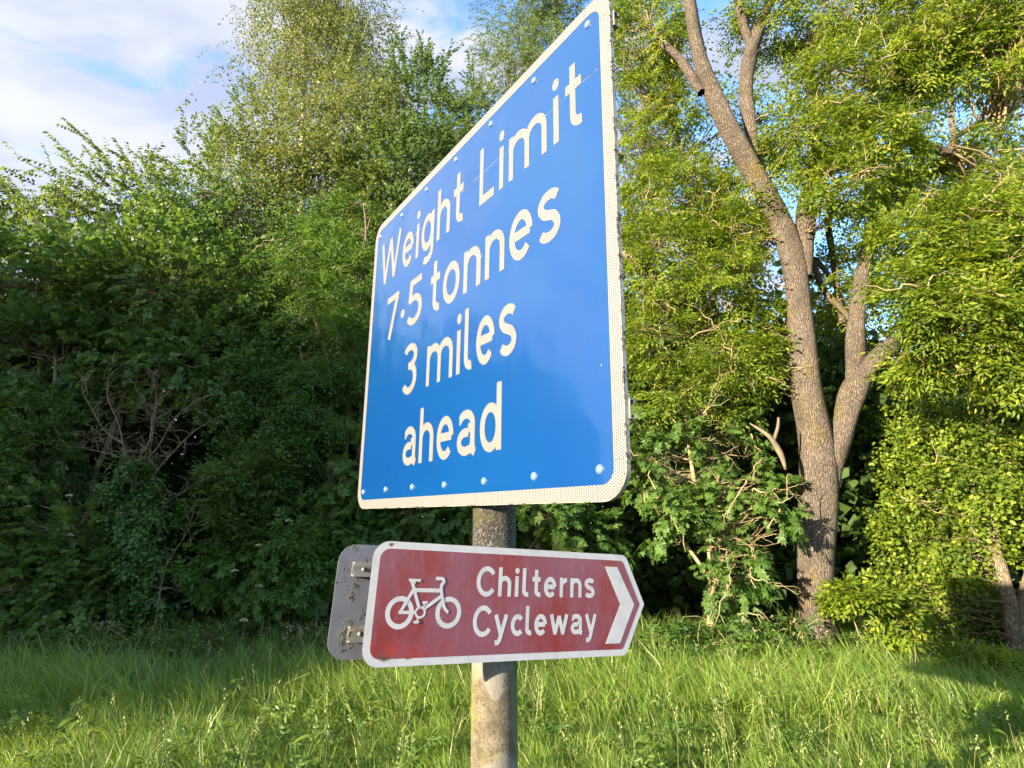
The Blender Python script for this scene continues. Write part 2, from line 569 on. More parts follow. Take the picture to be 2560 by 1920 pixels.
def glyph(ch, s):
    """centre-line strokes in units of the x-height; returns width, strokes, extra discs"""
    h = s / 2
    D = []
    def hook(x, top):                      # stem whose foot turns right (l, t)
        return [(x, top), (x, .30)] + arc(x + .24, .30, .24, .30 - h, 180, 285, 10)[1:]
    if ch == 'i': return s, [[(h, 0), (h, 1)]], [(h, 1.27, s * .62)]
    if ch == 'l': return .42, [hook(h, CAP)], D
    if ch == 't': return .56, [hook(.16 + h, 1.36), [(0, 1 - h), (.56, 1 - h)]], D
    if ch in 'nh':
        w_ = .84
        return w_, [[(h, 0), (h, 1 if ch == 'n' else CAP)], arc(w_ / 2, .60, w_ / 2 - h, .40 - h, 180, 0, 14) + [(w_ - h, 0)]], D
    if ch == 'r':
        return .52, [[(h, 0), (h, 1)], arc(.50, .52, .50 - h, .48 - h, 180, 88, 10)], D
    if ch == 'm':
        a = .36; x1 = h + 2 * a - .0
        return 4 * a + s, [[(h, 0), (h, 1)], arc(h + a, .62, a, .38 - h, 180, 0, 12) + [(h + 2 * a, 0)],
                           arc(h + 3 * a, .62, a, .38 - h, 180, 0, 12) + [(h + 4 * a, 0)]], D
    if ch == 'o':
        return .92, [dict(p=arc(.46, .5, .46 - h, .52 - h, 0, 360, 36)[:-1], closed=True)], D
    if ch == 'e':
        return .88, [[(h * .8, .52), (.88 - h, .52)], arc(.44, .5, .44 - h, .52 - h, 3, 318, 30)], D
    if ch == 'c': return .78, [arc(.45, .5, .45 - h, .52 - h, 42, 318, 26)], D
    if ch == 'C': return 1.12, [arc(.63, CAP / 2, .63 - h, CAP / 2 + .02 - h, 36, 324, 34)], D
    if ch == 's':
        return .74, [arc(.38, .735, .29, .285 - h, 28, 205, 14) + [(.22, .56), (.38, .51), (.53, .45)] +
                     arc(.36, .275, .28, .295 - h, 25, -155, 14)[0:]], D
    if ch == 'a':
        return .86, [[(.10, .80)] + arc(.40, .68, .32 - .0, .34 - h, 150, 0, 14) + [(.72, .22)] + [(.74, .10), (.84, .04)],
                     arc(.40, .30, .40 - h, .31 - h, 62, 298, 18) + [(.70, .14)], [(.52, .595), (.74, .615)]], D
    if ch == 'd':
        return .88, [[(.88 - h, 0), (.88 - h, CAP)], dict(p=arc(.43, .5, .43 - h, .52 - h, 0, 360, 32)[:-1], closed=True)], D
    if ch == 'g':
        return .88, [[(.88 - h, 1), (.88 - h, -.06)] + arc(.44, -.06, .44 - h, .34 - h, 0, -128, 14)[1:],
                     dict(p=arc(.43, .5, .43 - h, .52 - h, 0, 360, 32)[:-1], closed=True)], D
    if ch == 'y':
        return .92, [[(.06 + h * .5, 1), (.47, .10)], [(.92 - .06 - h * .5, 1), (.44, -.10), (.38, -.22)] + [(.30, -.29), (.12, -.31)]], D
    if ch == 'w':
        return 1.34, [[(h, 1), (.40, .02)], [(.38, .02), (.67, .92)], [(.67, .92), (.96, .02)], [(.94, .02), (1.34 - h, 1)]], D
    if ch == 'W':
        return 1.78, [[(h, CAP), (.50, .02)], [(.48, .02), (.89, CAP - .06)], [(.89, CAP - .06), (1.30, .02)], [(1.28, .02), (1.78 - h, CAP)]], D
    if ch == 'L': return .78, [[(h, CAP), (h, 0)], [(h, h), (.78, h)]], D
    if ch == '7': return .84, [[(0, CAP - h), (.80, CAP - h)], [(.74, CAP - h * .3), (.26, 0)]], D
    if ch == '5':
        return .90, [[(.82, CAP - h), (.22, CAP - h), (.15, .72)], [(.13, .73), (.24, .82)] + arc(.42, .46, .48 - h, .46 - h, 105, -150, 22)], D
    if ch == '3':
        return .88, [arc(.42, 1.06, .36 - h * .3, .37 - h, 150, -75, 18) + [(.40, .79), (.34, .79)], [(.36, .76), (.42, .78)] + arc(.42, .43, .44 - h, .45 - h, 85, -150, 22)], D
    if ch == '\u00b7': return .24, [], [(.12, .56, .13)]
    raise KeyError(ch)


def disc(cx, cy, r, n=20):
    return [(cx + r * math.cos(2 * math.pi * k / n), cy + r * math.sin(2 * math.pi * k / n)) for k in range(n)]


def word(text, x0, x1, base, xh, sw, z, mat, parent, gap=.24, slope=0.0, tilt=0.0):
    """letters of a word fitted between x0 and x1, each letter a piece of its own"""
    gl = [glyph(c, sw) for c in text]
    tot = sum(g[0] for g in gl) + gap * (len(gl) - 1)
    k = (x1 - x0) / tot
    x = 0
    for (w_, st, dd), c in zip(gl, text):
        off = x
        fx = lambda p, o=off: (x0 + (p[0] + o) * k, base + slope * ((p[0] + o) * k) + p[1] * xh)
        # build with unit stroke width, then squeeze like the print on the sheet
        V, Fc = [], []
        for si, s_ in enumerate(st):
            closed = isinstance(s_, dict)
            P = [Vector(p) for p in (s_['p'] if closed else s_)]
            n = len(P); b = len(V)
            for i in range(n):
                if closed: d0 = P[i] - P[i - 1]; d1 = P[(i + 1) % n] - P[i]
                else:
                    d0 = P[i] - P[i - 1] if i else P[1] - P[0]
                    d1 = P[i + 1] - P[i] if i < n - 1 else P[-1] - P[-2]
                d = (d0.normalized() + d1.normalized()).normalized()
                kk = 1 / max(.55, d.dot(d1.normalized()))
                nr = Vector((-d.y, d.x)) * (sw / 2 * kk)
                for q in (P[i] + nr, P[i] - nr):
                    q = fx(q); V.append((q[0], q[1], z + si * .00012))
            for i in range(n if closed else n - 1):
                j = (i + 1) % n
                Fc.append((b + 2 * i, b + 2 * i + 1, b + 2 * j + 1, b + 2 * j))
        for cx, cy, r in dd:
            b = len(V)
            for q in disc(cx, cy, r):
                q = fx((q[0], q[1])); V.append((q[0], q[1], z))
            Fc.append(tuple(range(b, b + 20)))
        mesh_py('letter', V, Fc, mat, parent)
        x += w_ + gap


def dome(name, cx, cy, z, r, hgt, mat, parent):
    V, Fc = [], []
    R_, S_ = 5, 14
    for i in range(R_):
        a = math.pi / 2 * i / R_
        for j in range(S_):
            t = 2 * math.pi * j / S_
            V.append((cx + r * math.cos(a) * math.cos(t), cy + r * math.cos(a) * math.sin(t), z + hgt * math.sin(a)))
    V.append((cx, cy, z + hgt))
    for i in range(R_ - 1):
        for j in range(S_):
            Fc.append((i * S_ + j, i * S_ + (j + 1) % S_, (i + 1) * S_ + (j + 1) % S_, (i + 1) * S_ + j))
    for j in range(S_): Fc.append(((R_ - 1) * S_ + j, (R_ - 1) * S_ + (j + 1) % S_, len(V) - 1))
    return mesh_py(name, V, Fc, mat, parent, True)


def box(name, x0, x1, y0, y1, z0, z1, mat, parent):
    v = [(x, y, z_) for z_ in (z0, z1) for y in (y0, y1) for x in (x0, x1)]
    f = [(0, 2, 3, 1), (4, 5, 7, 6), (0, 1, 5, 4), (2, 6, 7, 3), (0, 4, 6, 2), (1, 3, 7, 5)]
    return mesh_py(name, v, f, mat, parent)


def channel(name, x0, x1, yc, z0, mat, parent, hh=.022, dep=.022):
    """a C-shaped sign rail fixed on a back face (its open side towards +z)"""
    t = .0035; lip = .011
    prof = [(-hh, 0), (hh, 0), (hh, dep), (hh - lip, dep), (hh - lip, dep - t), (hh - t, dep - t), (hh - t, t), (-hh + t, t), (-hh + t, dep - t), (-hh + lip, dep - t), (-hh + lip, dep), (-hh, dep)]
    n = len(prof)
    V = [(x, yc + p, z0 + q) for x in (x0, x1) for p, q in prof]
    F_ = [(i, (i + 1) % n, n + (i + 1) % n, n + i) for i in range(n)]
    F_ += [tuple(range(n - 1, -1, -1)), tuple(range(n, 2 * n))]
    return mesh_py(name, V, F_, mat, parent)


def frame_empty(name, o, U, V_):
    U = Vector(U); V_ = Vector(V_); N = U.cross(V_)
    e = empty(name)
    e.matrix_world = Matrix(((U.x, V_.x, N.x, o[0]), (U.y, V_.y, N.y, o[1]), (U.z, V_.z, N.z, o[2]), (0, 0, 0, 1)))
    return e


# ------------------------------------------------------------------ post
post = empty('sign_post', (-.0480, 1.9, 0))
tag(post, 'round grey lichen-covered post carrying the blue and the brown road signs', 'post')
NS = 40
zs = [0, .5, 1.0, 1.2, 1.3, 1.5, 1.7, 1.9, 2.1, 3.18]
V, Fc = [], []
for zc in zs:
    for j in range(NS):
        t = 2 * math.pi * j / NS
        lean = -.0155 * (zc - 1.6)
        V.append((lean + .0703 * math.cos(t), .0703 * math.sin(t), zc))
for i in range(len(zs) - 1):
    for j in range(NS):
        Fc.append((i * NS + j, i * NS + (j + 1) % NS, (i + 1) * NS + (j + 1) % NS, (i + 1) * NS + j))
Fc.append(tuple(range(NS * (len(zs) - 1), NS * len(zs))))
mesh_py('shaft', V, Fc, M['post'], post, True)
# domed cap
capv = dome('cap', -.0155 * 1.58, 0, 3.181, .073, .03, M['rail'], post)

# ------------------------------------------------------------------ big blue sign
S1 = frame_empty('blue_road_sign', (-.67074, 2.6171, .11855 + CAM_H), (.57027, -.82146, 0), (0, 0, 1))
tag(S1, 'large blue rectangular road sign reading Weight Limit 7.5 tonnes 3 miles ahead', 'road sign')
u0, u1, v0, v1 = -.070, 1.631, -.0757, 1.343
BW, RO = .039, .080
slab('panel', rrect(u0, v0, u1, v1, RO), -.004, 0, M['edge'], S1)
# folded rim that gives the sheet its visible thickness
N_ = 10
outer = rrect(u0, v0, u1, v1, RO); inner_ = rrect(u0 + .003, v0 + .003, u1 - .003, v1 - .003, RO - .003)
n = len(outer)
V = [(x, y, -.0042) for x, y in outer] + [(x, y, -.013) for x, y in outer] + [(x, y, -.0042) for x, y in inner_] + [(x, y, -.013) for x, y in inner_]
Fc = []
for i in range(n):
    j = (i + 1) % n
    Fc += [(i, n + i, n + j, j), (2 * n + i, 2 * n + j, 3 * n + j, 3 * n + i), (n + i, 3 * n + i, 3 * n + j, n + j)]
mesh_py('rim', V, Fc, M['edge'], S1)
bi0, bi1, bj0, bj1 = u0 + BW, u1 - BW, v0 + BW, v1 - BW
SEAM = 1.102
full = rrect(bi0, bj0, bi1, bj1, RO - BW)
up_ = [(x, y) for x, y in full if y > SEAM]
lo_ = [(x, y) for x, y in full if y < SEAM]
low_poly = [(bi0, SEAM - .0012)] + [p for p in full[33:]] + [p for p in full[:11]] + [(bi1, SEAM - .0012)]
top_poly = [(bi1, SEAM + .0012)] + full[11:33] + [(bi0, SEAM + .0012)]
slab('face_panel', low_poly, .0002, .0010, M['blue'], S1)
slab('face_panel', top_poly, .0002, .0010, M['blue'], S1)
g_ = .0011
e_ = .0025                          # paint stops a little short of the sheet's edge
cut = RO + .014
Z0, Z1 = .0002, .0016
for x0, y0, x1, y1 in ((u0 + cut + g_, v0 + e_, u1 - cut - g_, v0 + BW), (u0 + cut + g_, v1 - BW, u1 - cut - g_, v1 - e_),
                       (u0 + e_, v0 + cut + g_, u0 + BW, v1 - cut - g_), (u1 - BW, v0 + cut + g_, u1 - e_, v1 - cut - g_)):
    slab('border_strip', [(x0, y0), (x1, y0), (x1, y1), (x0, y1)], Z0, Z1, M['retro'], S1)
for cx, cy, a, sx, sy in ((u1 - RO, v0 + RO, -90, 1, -1), (u1 - RO, v1 - RO, 0, 1, 1), (u0 + RO, v1 - RO, 90, -1, 1), (u0 + RO, v0 + RO, 180, -1, -1)):
    o_ = [(cx + (RO - e_) * math.cos(math.radians(a + 9 * k)), cy + (RO - e_) * math.sin(math.radians(a + 9 * k))) for k in range(11)]
    i_ = [(cx + (RO - BW) * math.cos(math.radians(a + 9 * k)), cy + (RO - BW) * math.sin(math.radians(a + 9 * k))) for k in range(10, -1, -1)]
    ex = cut - RO
    # short straight tails on both ends
    t0 = (-math.cos(math.radians(a + 90)) * ex, -math.sin(math.radians(a + 90)) * ex)
    t1 = (-math.cos(math.radians(a)) * ex, -math.sin(math.radians(a)) * ex)
    pts = [(o_[0][0] + t0[0], o_[0][1] + t0[1])] + o_ + [(o_[-1][0] + t1[0], o_[-1][1] + t1[1]), (i_[0][0] + t1[0], i_[0][1] + t1[1])] + i_ + [(i_[-1][0] + t0[0], i_[-1][1] + t0[1])]
    slab('border_corner', pts, Z0, Z1, M['retro'], S1)
for k in range(7):
    for vv in (0, 1.274):
        dome('rivet', k * .2575, vv + random.uniform(-.003, .003), .001, .0125, .0075, M['rivet'], S1)
SW = .20
LZ = .0016
word('Weight', .031, .842, .9795, .162, SW, LZ, M['retro'], S1, .20, -.004)
word('Limit', .961, 1.512, .9745, .162, SW, LZ, M['retro'], S1, .26, -.006)
word('7\u00b75', .150, .524, .6740, .150, SW, LZ, M['retro'], S1, .17)
word('tonnes', .598, 1.413, .6700, .162, SW, LZ, M['retro'], S1, .20)
word('3', .366, .508, .3800, .150, SW, LZ, M['retro'], S1)
word('miles', .594, 1.199, .3780, .162, SW, LZ, M['retro'], S1, .22, -.004)
word('ahead', .412, 1.124, .0870, .150, SW, LZ, M['retro'], S1, .19)
for vv in (.10, 1.20):
    for dz in (0,):
        # rails fixed to the back, their ends just past the sheet's edge
        o = channel('mounting_rail', u0 + .01, u1 + .004, vv + .035, 0, M['rail'], S1, .024, .018)
        for v_ in o.data.vertices: v_.co.z = -.0135 - v_.co.z
for vv in (.135, 1.235):
    box('post_clip', .42, .66, vv - .02, vv + .02, -.050, -.0445, M['rail'], S1)

# ------------------------------------------------------------------ brown cycleway sign
U2 = (.86213889, .50240804, -.06559498); V2 = (.04137627, .0592178, .99738721)
O2 = (.00819549, 1.81705033, -.24476755 + CAM_H)
S2 = frame_empty('brown_direction_sign', O2, U2, V2)
tag(S2, 'brown red arrow-shaped direction sign with white bicycle and the words Chilterns Cycleway', 'direction sign')
WL, WR, TP, HH = -.4461, .4461, .5293, .159
out2 = round_poly([(WL, -HH), (WR, -HH), (TP, 0), (WR, HH), (WL, HH)], [.046, .030, .006, .030, .046])
slab('plate', out2, -.003, 0, M['white'], S2, M['alu'])
b_ = .0195
in2 = round_poly([(WL + b_, -HH + b_), (WR - b_ * .75, -HH + b_), (TP - b_ * 1.12, 0), (WR - b_ * .75, HH - b_), (WL + b_, HH - b_)], [.028, .016, .003, .016, .028])
slab('face_panel', in2, .0001, .0006, M['red'], S2)
chev = [(.3540, .1185), (.4085, .1185), (.4830, -.001), (.4190, -.1215), (.3575, -.1215), (.4212, -.001)]
slab('chevron', chev, .0007, .0011, M['white'], S2)
XH2, SW2 = .0590, .235
word('Chilterns', -.1275, .3108, .0190, XH2, SW2, .0011, M['white'], S2, .25)
word('Cycleway', -.1314, .3206, -.0905, XH2, SW2, .0011, M['white'], S2, .19)
bs = [dict(p=arc(-.3556, -.0252, .0338, .0355, 0, 360, 40)[:-1], closed=True, w=.0132),
      dict(p=arc(-.2108, -.0253, .0335, .0355, 0, 360, 40)[:-1], closed=True, w=.0132),
      dict(p=arc(-.2960, -.0250, .0132, .0132, 0, 360, 24)[:-1], closed=True, w=.0062),
      dict(p=[(-.3545, -.0250), (-.3215, .0350)], w=.0090),
      dict(p=[(-.3590, -.0248), (-.3080, -.0248)], w=.0085),
      dict(p=[(-.3270, .0520), (-.3190, .0300), (-.3010, -.0130)], w=.0092),
      dict(p=[(-.3200, .0328), (-.2405, .0328)], w=.0105),
      dict(p=[(-.2872, -.0160), (-.2350, .0190)], w=.0096),
      dict(p=[(-.2405, .0470), (-.2385, .0300), (-.2310, .0040), (-.2275, -.0090), (-.2200, -.0190), (-.2120, -.0255)], w=.0088),
      dict(p=[(-.2580, .0650), (-.2420, .0650)] + arc(-.2410, .0575, .0080, .0075, 80, -60, 10) + [(-.2405, .0450)], w=.0092),
      dict(p=[(-.3390, .0590), (-.3035, .0585)], w=.0070),
      dict(p=[(-.3335, .0560), (-.3180, .0545)], w=.0100),
      dict(p=[(-.2900, -.0130), (-.2855, -.0030)], w=.0040),
      dict(p=[(-.2930, .0005), (-.2775, .0015)], w=.0066),
      dict(p=[(-.3015, -.0370), (-.3060, -.0480)], w=.0040),
      dict(p=[(-.3140, -.0495), (-.2980, -.0495)], w=.0066)]
strokes_mesh('bicycle_symbol', bs, .009, .0009, M['white'], S2)
for yy in (-.085, .085):
    o = channel('mounting_rail', WL + .03, WR - .02, yy, 0, M['rail'], S2)
    for v_ in o.data.vertices: v_.co.z = -.0032 - v_.co.z
    box('post_clip', -.115, .035, yy - .016, yy + .016, -.031, -.0262, M['rail'], S2)
# rusty flecks and moss crumbs caught on the lower edge
# ------------------------------------------------------------------ grey back of the second plate
GAP = .215
N2 = Vector(U2).cross(Vector(V2))
O3 = Vector(O2) - N2 * GAP
S3 = frame_empty('rear_direction_sign', O3, U2, V2)
tag(S3, 'bare grey aluminium back of a sign plate behind the brown sign with two rails', 'direction sign')


def on_plane(x, y):
    """coordinates on the rear plate of what the picture shows at full-size pixel (x, y)"""
    d = _f + _r * ((x - 1280) / FPX) - _u * ((y - 960) / FPX)
    co = Vector((0, 0, CAM_H))
    t = (O3 - co).dot(N2) / d.dot(N2)
    p = co + d * t - O3
    return p.dot(Vector(U2)), p.dot(Vector(V2))


rl = lambda a, b: on_plane(800 + a / 4.608, 1340 + b / 4.608)
L3 = rl(150, 760)[0]; T3 = rl(480, 99)[1]; B3 = rl(300, 1428)[1]
slab('plate', round_poly([(L3, B3), (.40, B3), (.49, (B3 + T3) / 2), (.40, T3), (L3, T3)], [.052, .03, .006, .03, .052]), -.003, 0, M['alu'], S3)
for (a, b, c) in ((368, 298, 462), (318, 1040, 1218)):
    xl = rl(a, (b + c) / 2)[0]; yt = rl(a, b)[1]; yb = rl(a, c)[1]
    channel('mounting_rail', xl, .38, (yt + yb) / 2, .0002, M['rail'], S3, (yt - yb) / 2, .022)
    bx = rl(498 if b < 500 else 452, (b + c) / 2)[0]
    dome('bolt', bx, (yt + yb) / 2, .004, .0062, .006, M['rail'], S3)
    box('post_clip', -.10, .04, (yt + yb) / 2 - .015, (yt + yb) / 2 + .015, .0235, .029, M['rail'], S3)

# ------------------------------------------------------------------ plants: sprays of leaves on real branches
def norm(a): return a / (np.linalg.norm(a, axis=-1, keepdims=True) + 1e-9)


KITE = (np.array([(0, 0, 0), (.42, .5, .10), (1, 0, -.03), (.42, -.5, .10)], float), np.array([(0, 2, 1), (0, 3, 2)]))
OVATE = (np.array([(0, 0, 0), (.28, .46, .10), (.68, .42, .09), (1.03, 0, -.06), (.68, -.42, .09), (.28, -.46, .10)], float),
         np.array([(0, 3, 2), (0, 2, 1), (0, 5, 4), (0, 4, 3)]))


def palm():
    v, f = [], []
    for a, l, w_ in ((0, 1, .36), (38, .86, .32), (-38, .86, .32), (82, .55, .28), (-82, .55, .28)):
        c, s = math.cos(math.radians(a)), math.sin(math.radians(a)); b = len(v)
        for x, y, z_ in ((0, 0, 0), (.55 * l, .5 * w_, .05), (l, 0, -.08 * l), (.55 * l, -.5 * w_, .05)):
            v.append((x * c - y * s, x * s + y * c, z_ + .004 * b))
        f += [(b, b + 2, b + 1), (b, b + 3, b + 2)]
    return np.array(v), np.array(f)


PALM = palm()


def spray(kind, rng):
    """one twig end: lists of (base, direction, normal, length, width)"""
    L = []
    tw = []
    def leaf(b, d, n_, l, w_): L.append((np.array(b, float), np.array(d, float), np.array(n_, float) + rng.normal(0, .42, 3), l, w_))
    R = lambda a, b: rng.uniform(a, b)
    def along(Ln, droop, k):
        t = (k + .6)
        return np.array([Ln * t, 0, -droop * Ln * t * t])
    if kind == 'hazel':
        Ln = R(.28, .42); n = 9
        for i in range(n):
            t = (i + .7) / n; s = 1 if i % 2 else -1
            leaf(along(Ln, .25, t - .6), (R(.5, 1), s * R(.5, 1.0), R(-.5, .0)), (R(-.35, .35), R(-.3, .3), 1), R(.065, .105), R(.85, 1.0))
    elif kind == 'maple':
        Ln = R(.2, .32); n = 6
        for i in range(n):
            t = (i + .9) / n; s = 1 if i % 2 else -1
            leaf(along(Ln, .2, t - .6), (R(.5, 1), s * R(.4, 1.0), R(-.7, -.05)), (R(.0, .5), R(-.3, .3), 1), R(.075, .12), 1)
    elif kind == 'birch':
        Ln = R(.30, .5); n = 15
        for i in range(n):
            t = (i + .5) / n; s = 1 if i % 2 else -1
            leaf(along(Ln, 1.1, t - .6) + rng.normal(0, .03, 3), (R(.2, .8), s * R(.2, .9), R(-1.0, -.2)), (R(-.8, .8), R(-.8, .8), R(.2, 1)), R(.045, .07), .75)
    elif kind == 'willow':
        Ln = R(.35, .55); n = 16
        for i in range(n):
            t = (i + .5) / n; s = 1 if i % 2 else -1
            leaf(along(Ln, .5, t - .6), (R(.5, 1), s * R(.3, .8), R(-.9, .1)), (R(-.6, .6), R(-.6, .6), 1), R(.07, .11), .22)
    elif kind == 'cherry':
        Ln = R(.40, .6); n = 15
        for i in range(n):
            t = (i + .5) / n; s = 1 if i % 2 else -1
            leaf(along(Ln, .15, t - .6), (R(.1, .6), s * R(.2, .7), R(-1.1, -.5)), (R(.2, 1), s * R(.0, .6), R(.3, .8)), R(.08, .12), .48)
    elif kind == 'ash':
        for q in range(5):
            a = math.radians(R(-95, 95)); dz = R(-.45, .3); l = R(.20, .30)
            d = np.array([math.cos(a), math.sin(a), dz]); d /= np.linalg.norm(d)
            sd = np.cross((0, 0, 1), d); sd /= np.linalg.norm(sd)
            b0 = np.array([R(0, .08), 0, 0])
            tw.append((b0, b0 + d * l + np.array([0, 0, -.25 * l])))
            for i in range(9):
                t = (i // 2 + 1.3) / 5.3 if i < 8 else 1.0
                p = b0 + d * l * t + np.array([0, 0, -.25 * l * t * t])
                s = (1 if i % 2 else -1)
                dd = d * R(.45, .8) + sd * s * .8 + np.array([0, 0, R(-.45, -.05)]) if i < 8 else d + np.array([0, 0, -.4])
                leaf(p, dd, (R(-.2, .2), R(-.2, .2), 1), R(.055, .085), .36)
    elif kind == 'elder':
        for q in range(4):
            a = math.radians(R(-100, 100)); l = R(.12, .2)
            d = np.array([math.cos(a), math.sin(a), R(-.3, .35)]); d /= np.linalg.norm(d)
            sd = np.cross((0, 0, 1), d); sd /= np.linalg.norm(sd)
            b0 = np.array([R(0, .06), 0, 0])
            for i in range(5):
                t = (i // 2 + 1) / 2.6 if i < 4 else 1.0
                p = b0 + d * l * t; s = (1 if i % 2 else -1)
                dd = d * .55 + sd * s * .85 + np.array([0, 0, R(-.4, 0)]) if i < 4 else d + np.array([0, 0, -.2])
                leaf(p, dd, (R(-.3, .3), R(-.3, .3), 1), R(.07, .105), .42)
    elif kind == 'hop':
        Ln = R(.2, .36); n = 15
        for i in range(n):
            t = (i + .5) / n; s = 1 if i % 2 else -1
            leaf(along(Ln, .9, t - .6) + rng.normal(0, .03, 3), (R(.3, 1), s * R(.3, 1), R(-.9, .1)), (R(-.5, .9), R(-.5, .5), R(.3, 1)), R(.04, .07), .85)
    elif kind == 'ivy':
        Ln = R(.15, .25); n = 13
        for i in range(n):
            t = (i + .5) / n; s = 1 if i % 2 else -1
            leaf(along(Ln, .9, t - .6) + rng.normal(0, .03, 3), (R(.2, .8), s * R(.2, 1), R(-1, -.2)), (R(.5, 1), R(-.4, .4), R(.1, .6)), R(.04, .065), .9)
    elif kind == 'coarse':
        for i in range(10):
            leaf(rng.normal(0, .25, 3), rng.normal(0, 1, 3), rng.normal(0, 1, 3), R(.16, .26), .8)
    shp = dict(hazel=OVATE, maple=PALM, cherry=KITE).get(kind, KITE)
    B = np.array([x[0] for x in L]); D = norm(np.array([x[1] for x in L])); Nn = np.array([x[2] for x in L])
    Nn = norm(Nn - D * (Nn * D).sum(-1, keepdims=True)); S = np.cross(Nn, D)
    ln = np.array([x[3] for x in L])[:, None, None]; wd = np.array([x[4] for x in L])[:, None, None]
    t = shp[0][None]
    v = B[:, None] + ln * (t[..., :1] * D[:, None] + t[..., 1:2] * wd * S[:, None] + t[..., 2:] * Nn[:, None])
    nv = shp[0].shape[0]
    f = (shp[1][None] + (np.arange(len(L)) * nv)[:, None, None]).reshape(-1, 3)
    return v.reshape(-1, 3), f, len(L), nv, tw


_cache = {}


def templates(kind, n=7):
    if kind not in _cache:
        rng = np.random.default_rng(abs(hash(kind)) % 1 + len(kind) * 31 + ord(kind[0]))
        tpl = [spray(kind, rng) for _ in range(n)]
        _cache[kind] = tpl
    return _cache[kind]


def frames(dirs, rng, roll=.35):
    X = norm(dirs)
    up = np.array([0, 0, 1.]) + rng.normal(0, roll, (len(X), 3))
    Z = norm(up - X * (up * X).sum(-1, keepdims=True))
    return np.stack([X, np.cross(Z, X), Z], -1)        # columns


def foliage(name, kind, P, D, mat, parent, rng, size=1.0, roll=.35, singles=0, origin=None):
    P = np.asarray(P, float); D = np.asarray(D, float)
    tpl = templates(kind)
    which = rng.integers(0, len(tpl), len(P))
    VV, FF, AA = [], [], []
    off = 0
    tone = rng.normal(0, .20, len(P))
    for k, (v, f, nl, nv, tw) in enumerate(tpl):
        m = which == k
        if not m.any(): continue
        R_ = frames(D[m], rng, roll)
        sc = rng.uniform(.8, 1.2, m.sum()) * size
        W = P[m][:, None] + sc[:, None, None] * np.einsum('nij,vj->nvi', R_, v)
        cnt = m.sum()
        F2 = f[None] + (np.arange(cnt) * len(v))[:, None, None] + off
        off += cnt * len(v)
        a = np.repeat(np.clip(tone[m][:, None] + rng.random((cnt, nl)), 0, 1)[:, :, None], nv, 2)
        VV.append(W.reshape(-1, 3)); FF.append(F2.reshape(-1, 3)); AA.append(a.ravel())
    V_ = np.concatenate(VV); F_ = np.concatenate(FF); A_ = np.concatenate(AA)
    shp = dict(hazel=OVATE, maple=PALM).get(kind, KITE)
    if singles:                                   # the leaves that show largest stand as parts of their own
        nv = shp[0].shape[0]; nf = shp[1].shape[0]
        LV = V_.reshape(-1, nv, 3); c = LV.mean(1)
        if origin is not None: base = np.array(parent.location)
        dist = np.linalg.norm(c - np.array([0, 0, CAM_H]), axis=1)
        order = np.argsort(dist + rng.random(len(dist)) * .9)[:singles]
        keep = np.ones(len(LV), bool); keep[order] = False
        par = np.array(parent.location)
        mesh_by = []
        for q in (.15, .5, .8):
            me = bpy.data.meshes.new('leaf'); me.from_pydata([tuple(x) for x in shp[0]], [], [tuple(int(y) for y in x) for x in shp[1]])
            at_ = me.attributes.new('rnd', 'FLOAT', 'POINT'); at_.data.foreach_set('value', np.full(nv, q, np.float32))
            me.materials.append(mat); mesh_by.append(me)
        # leaf frame from its own vertices
        for q in order:
            lv = LV[q]; x = lv[OVATE is shp and 3 or 2] - lv[0]
            l = np.linalg.norm(x); X = x / l
            y = (lv[1] - lv[-1] if shp is not PALM else lv[5] - lv[9]); y = y - X * (y @ X); wy = np.linalg.norm(y); Y_ = y / wy
            Z_ = np.cross(X, Y_)
            sy = wy / (.92 if shp is OVATE else 1.0) if shp is not PALM else l
            o = bpy.data.objects.new('leaf', mesh_by[int(rng.integers(0, 3))]); C.objects.link(o)
            o.parent = parent
            b = lv[0] - par
            o.matrix_local = Matrix(((X[0] * l, Y_[0] * sy, Z_[0] * l, b[0]), (X[1] * l, Y_[1] * sy, Z_[1] * l, b[1]), (X[2] * l, Y_[2] * sy, Z_[2] * l, b[2]), (0, 0, 0, 1)))
        LVk = LV[keep]; V_ = LVk.reshape(-1, 3); A_ = A_.reshape(-1, nv)[keep].ravel()
        F_ = (shp[1][None] + (np.arange(len(LVk)) * nv)[:, None, None]).reshape(-1, 3)
    V_ = V_ - np.array(parent.location)
    return tag(mesh_np(name, V_, [F_], mat, parent, attr=A_), kind='stuff')


def tube_arrays(path, radii, sides=6, off=0, wob=0, rng=None):
    P = np.asarray(path, float); n = len(P)
    T_ = norm(np.gradient(P, axis=0))
    ref = np.array([.31, .93, .17])
    A = norm(np.cross(T_, ref)); B = np.cross(T_, A)
    an = np.arange(sides) * 2 * math.pi / sides
    r = np.asarray(radii, float)[:, None, None] * np.ones((n, sides, 1))
    if wob: 
        ph = rng.uniform(0, 6, 6)
        s = np.arange(n)[:, None]
        r = r * (1 + wob * (np.sin(2 * an[None] + ph[0] + s * .35) + .6 * np.sin(3 * an[None] + ph[1] - s * .6) + .5 * np.sin(s * .9 + ph[2]))[..., None] * .5)
    V = P[:, None] + r * (np.cos(an)[None, :, None] * A[:, None] + np.sin(an)[None, :, None] * B[:, None])
    i, j = np.meshgrid(np.arange(n - 1), np.arange(sides), indexing='ij')
    a = i * sides + j; b = i * sides + (j + 1) % sides
    F_ = np.stack([a, b, b + sides, a + sides], -1).reshape(-1, 4) + off
    return V.reshape(-1, 3), F_


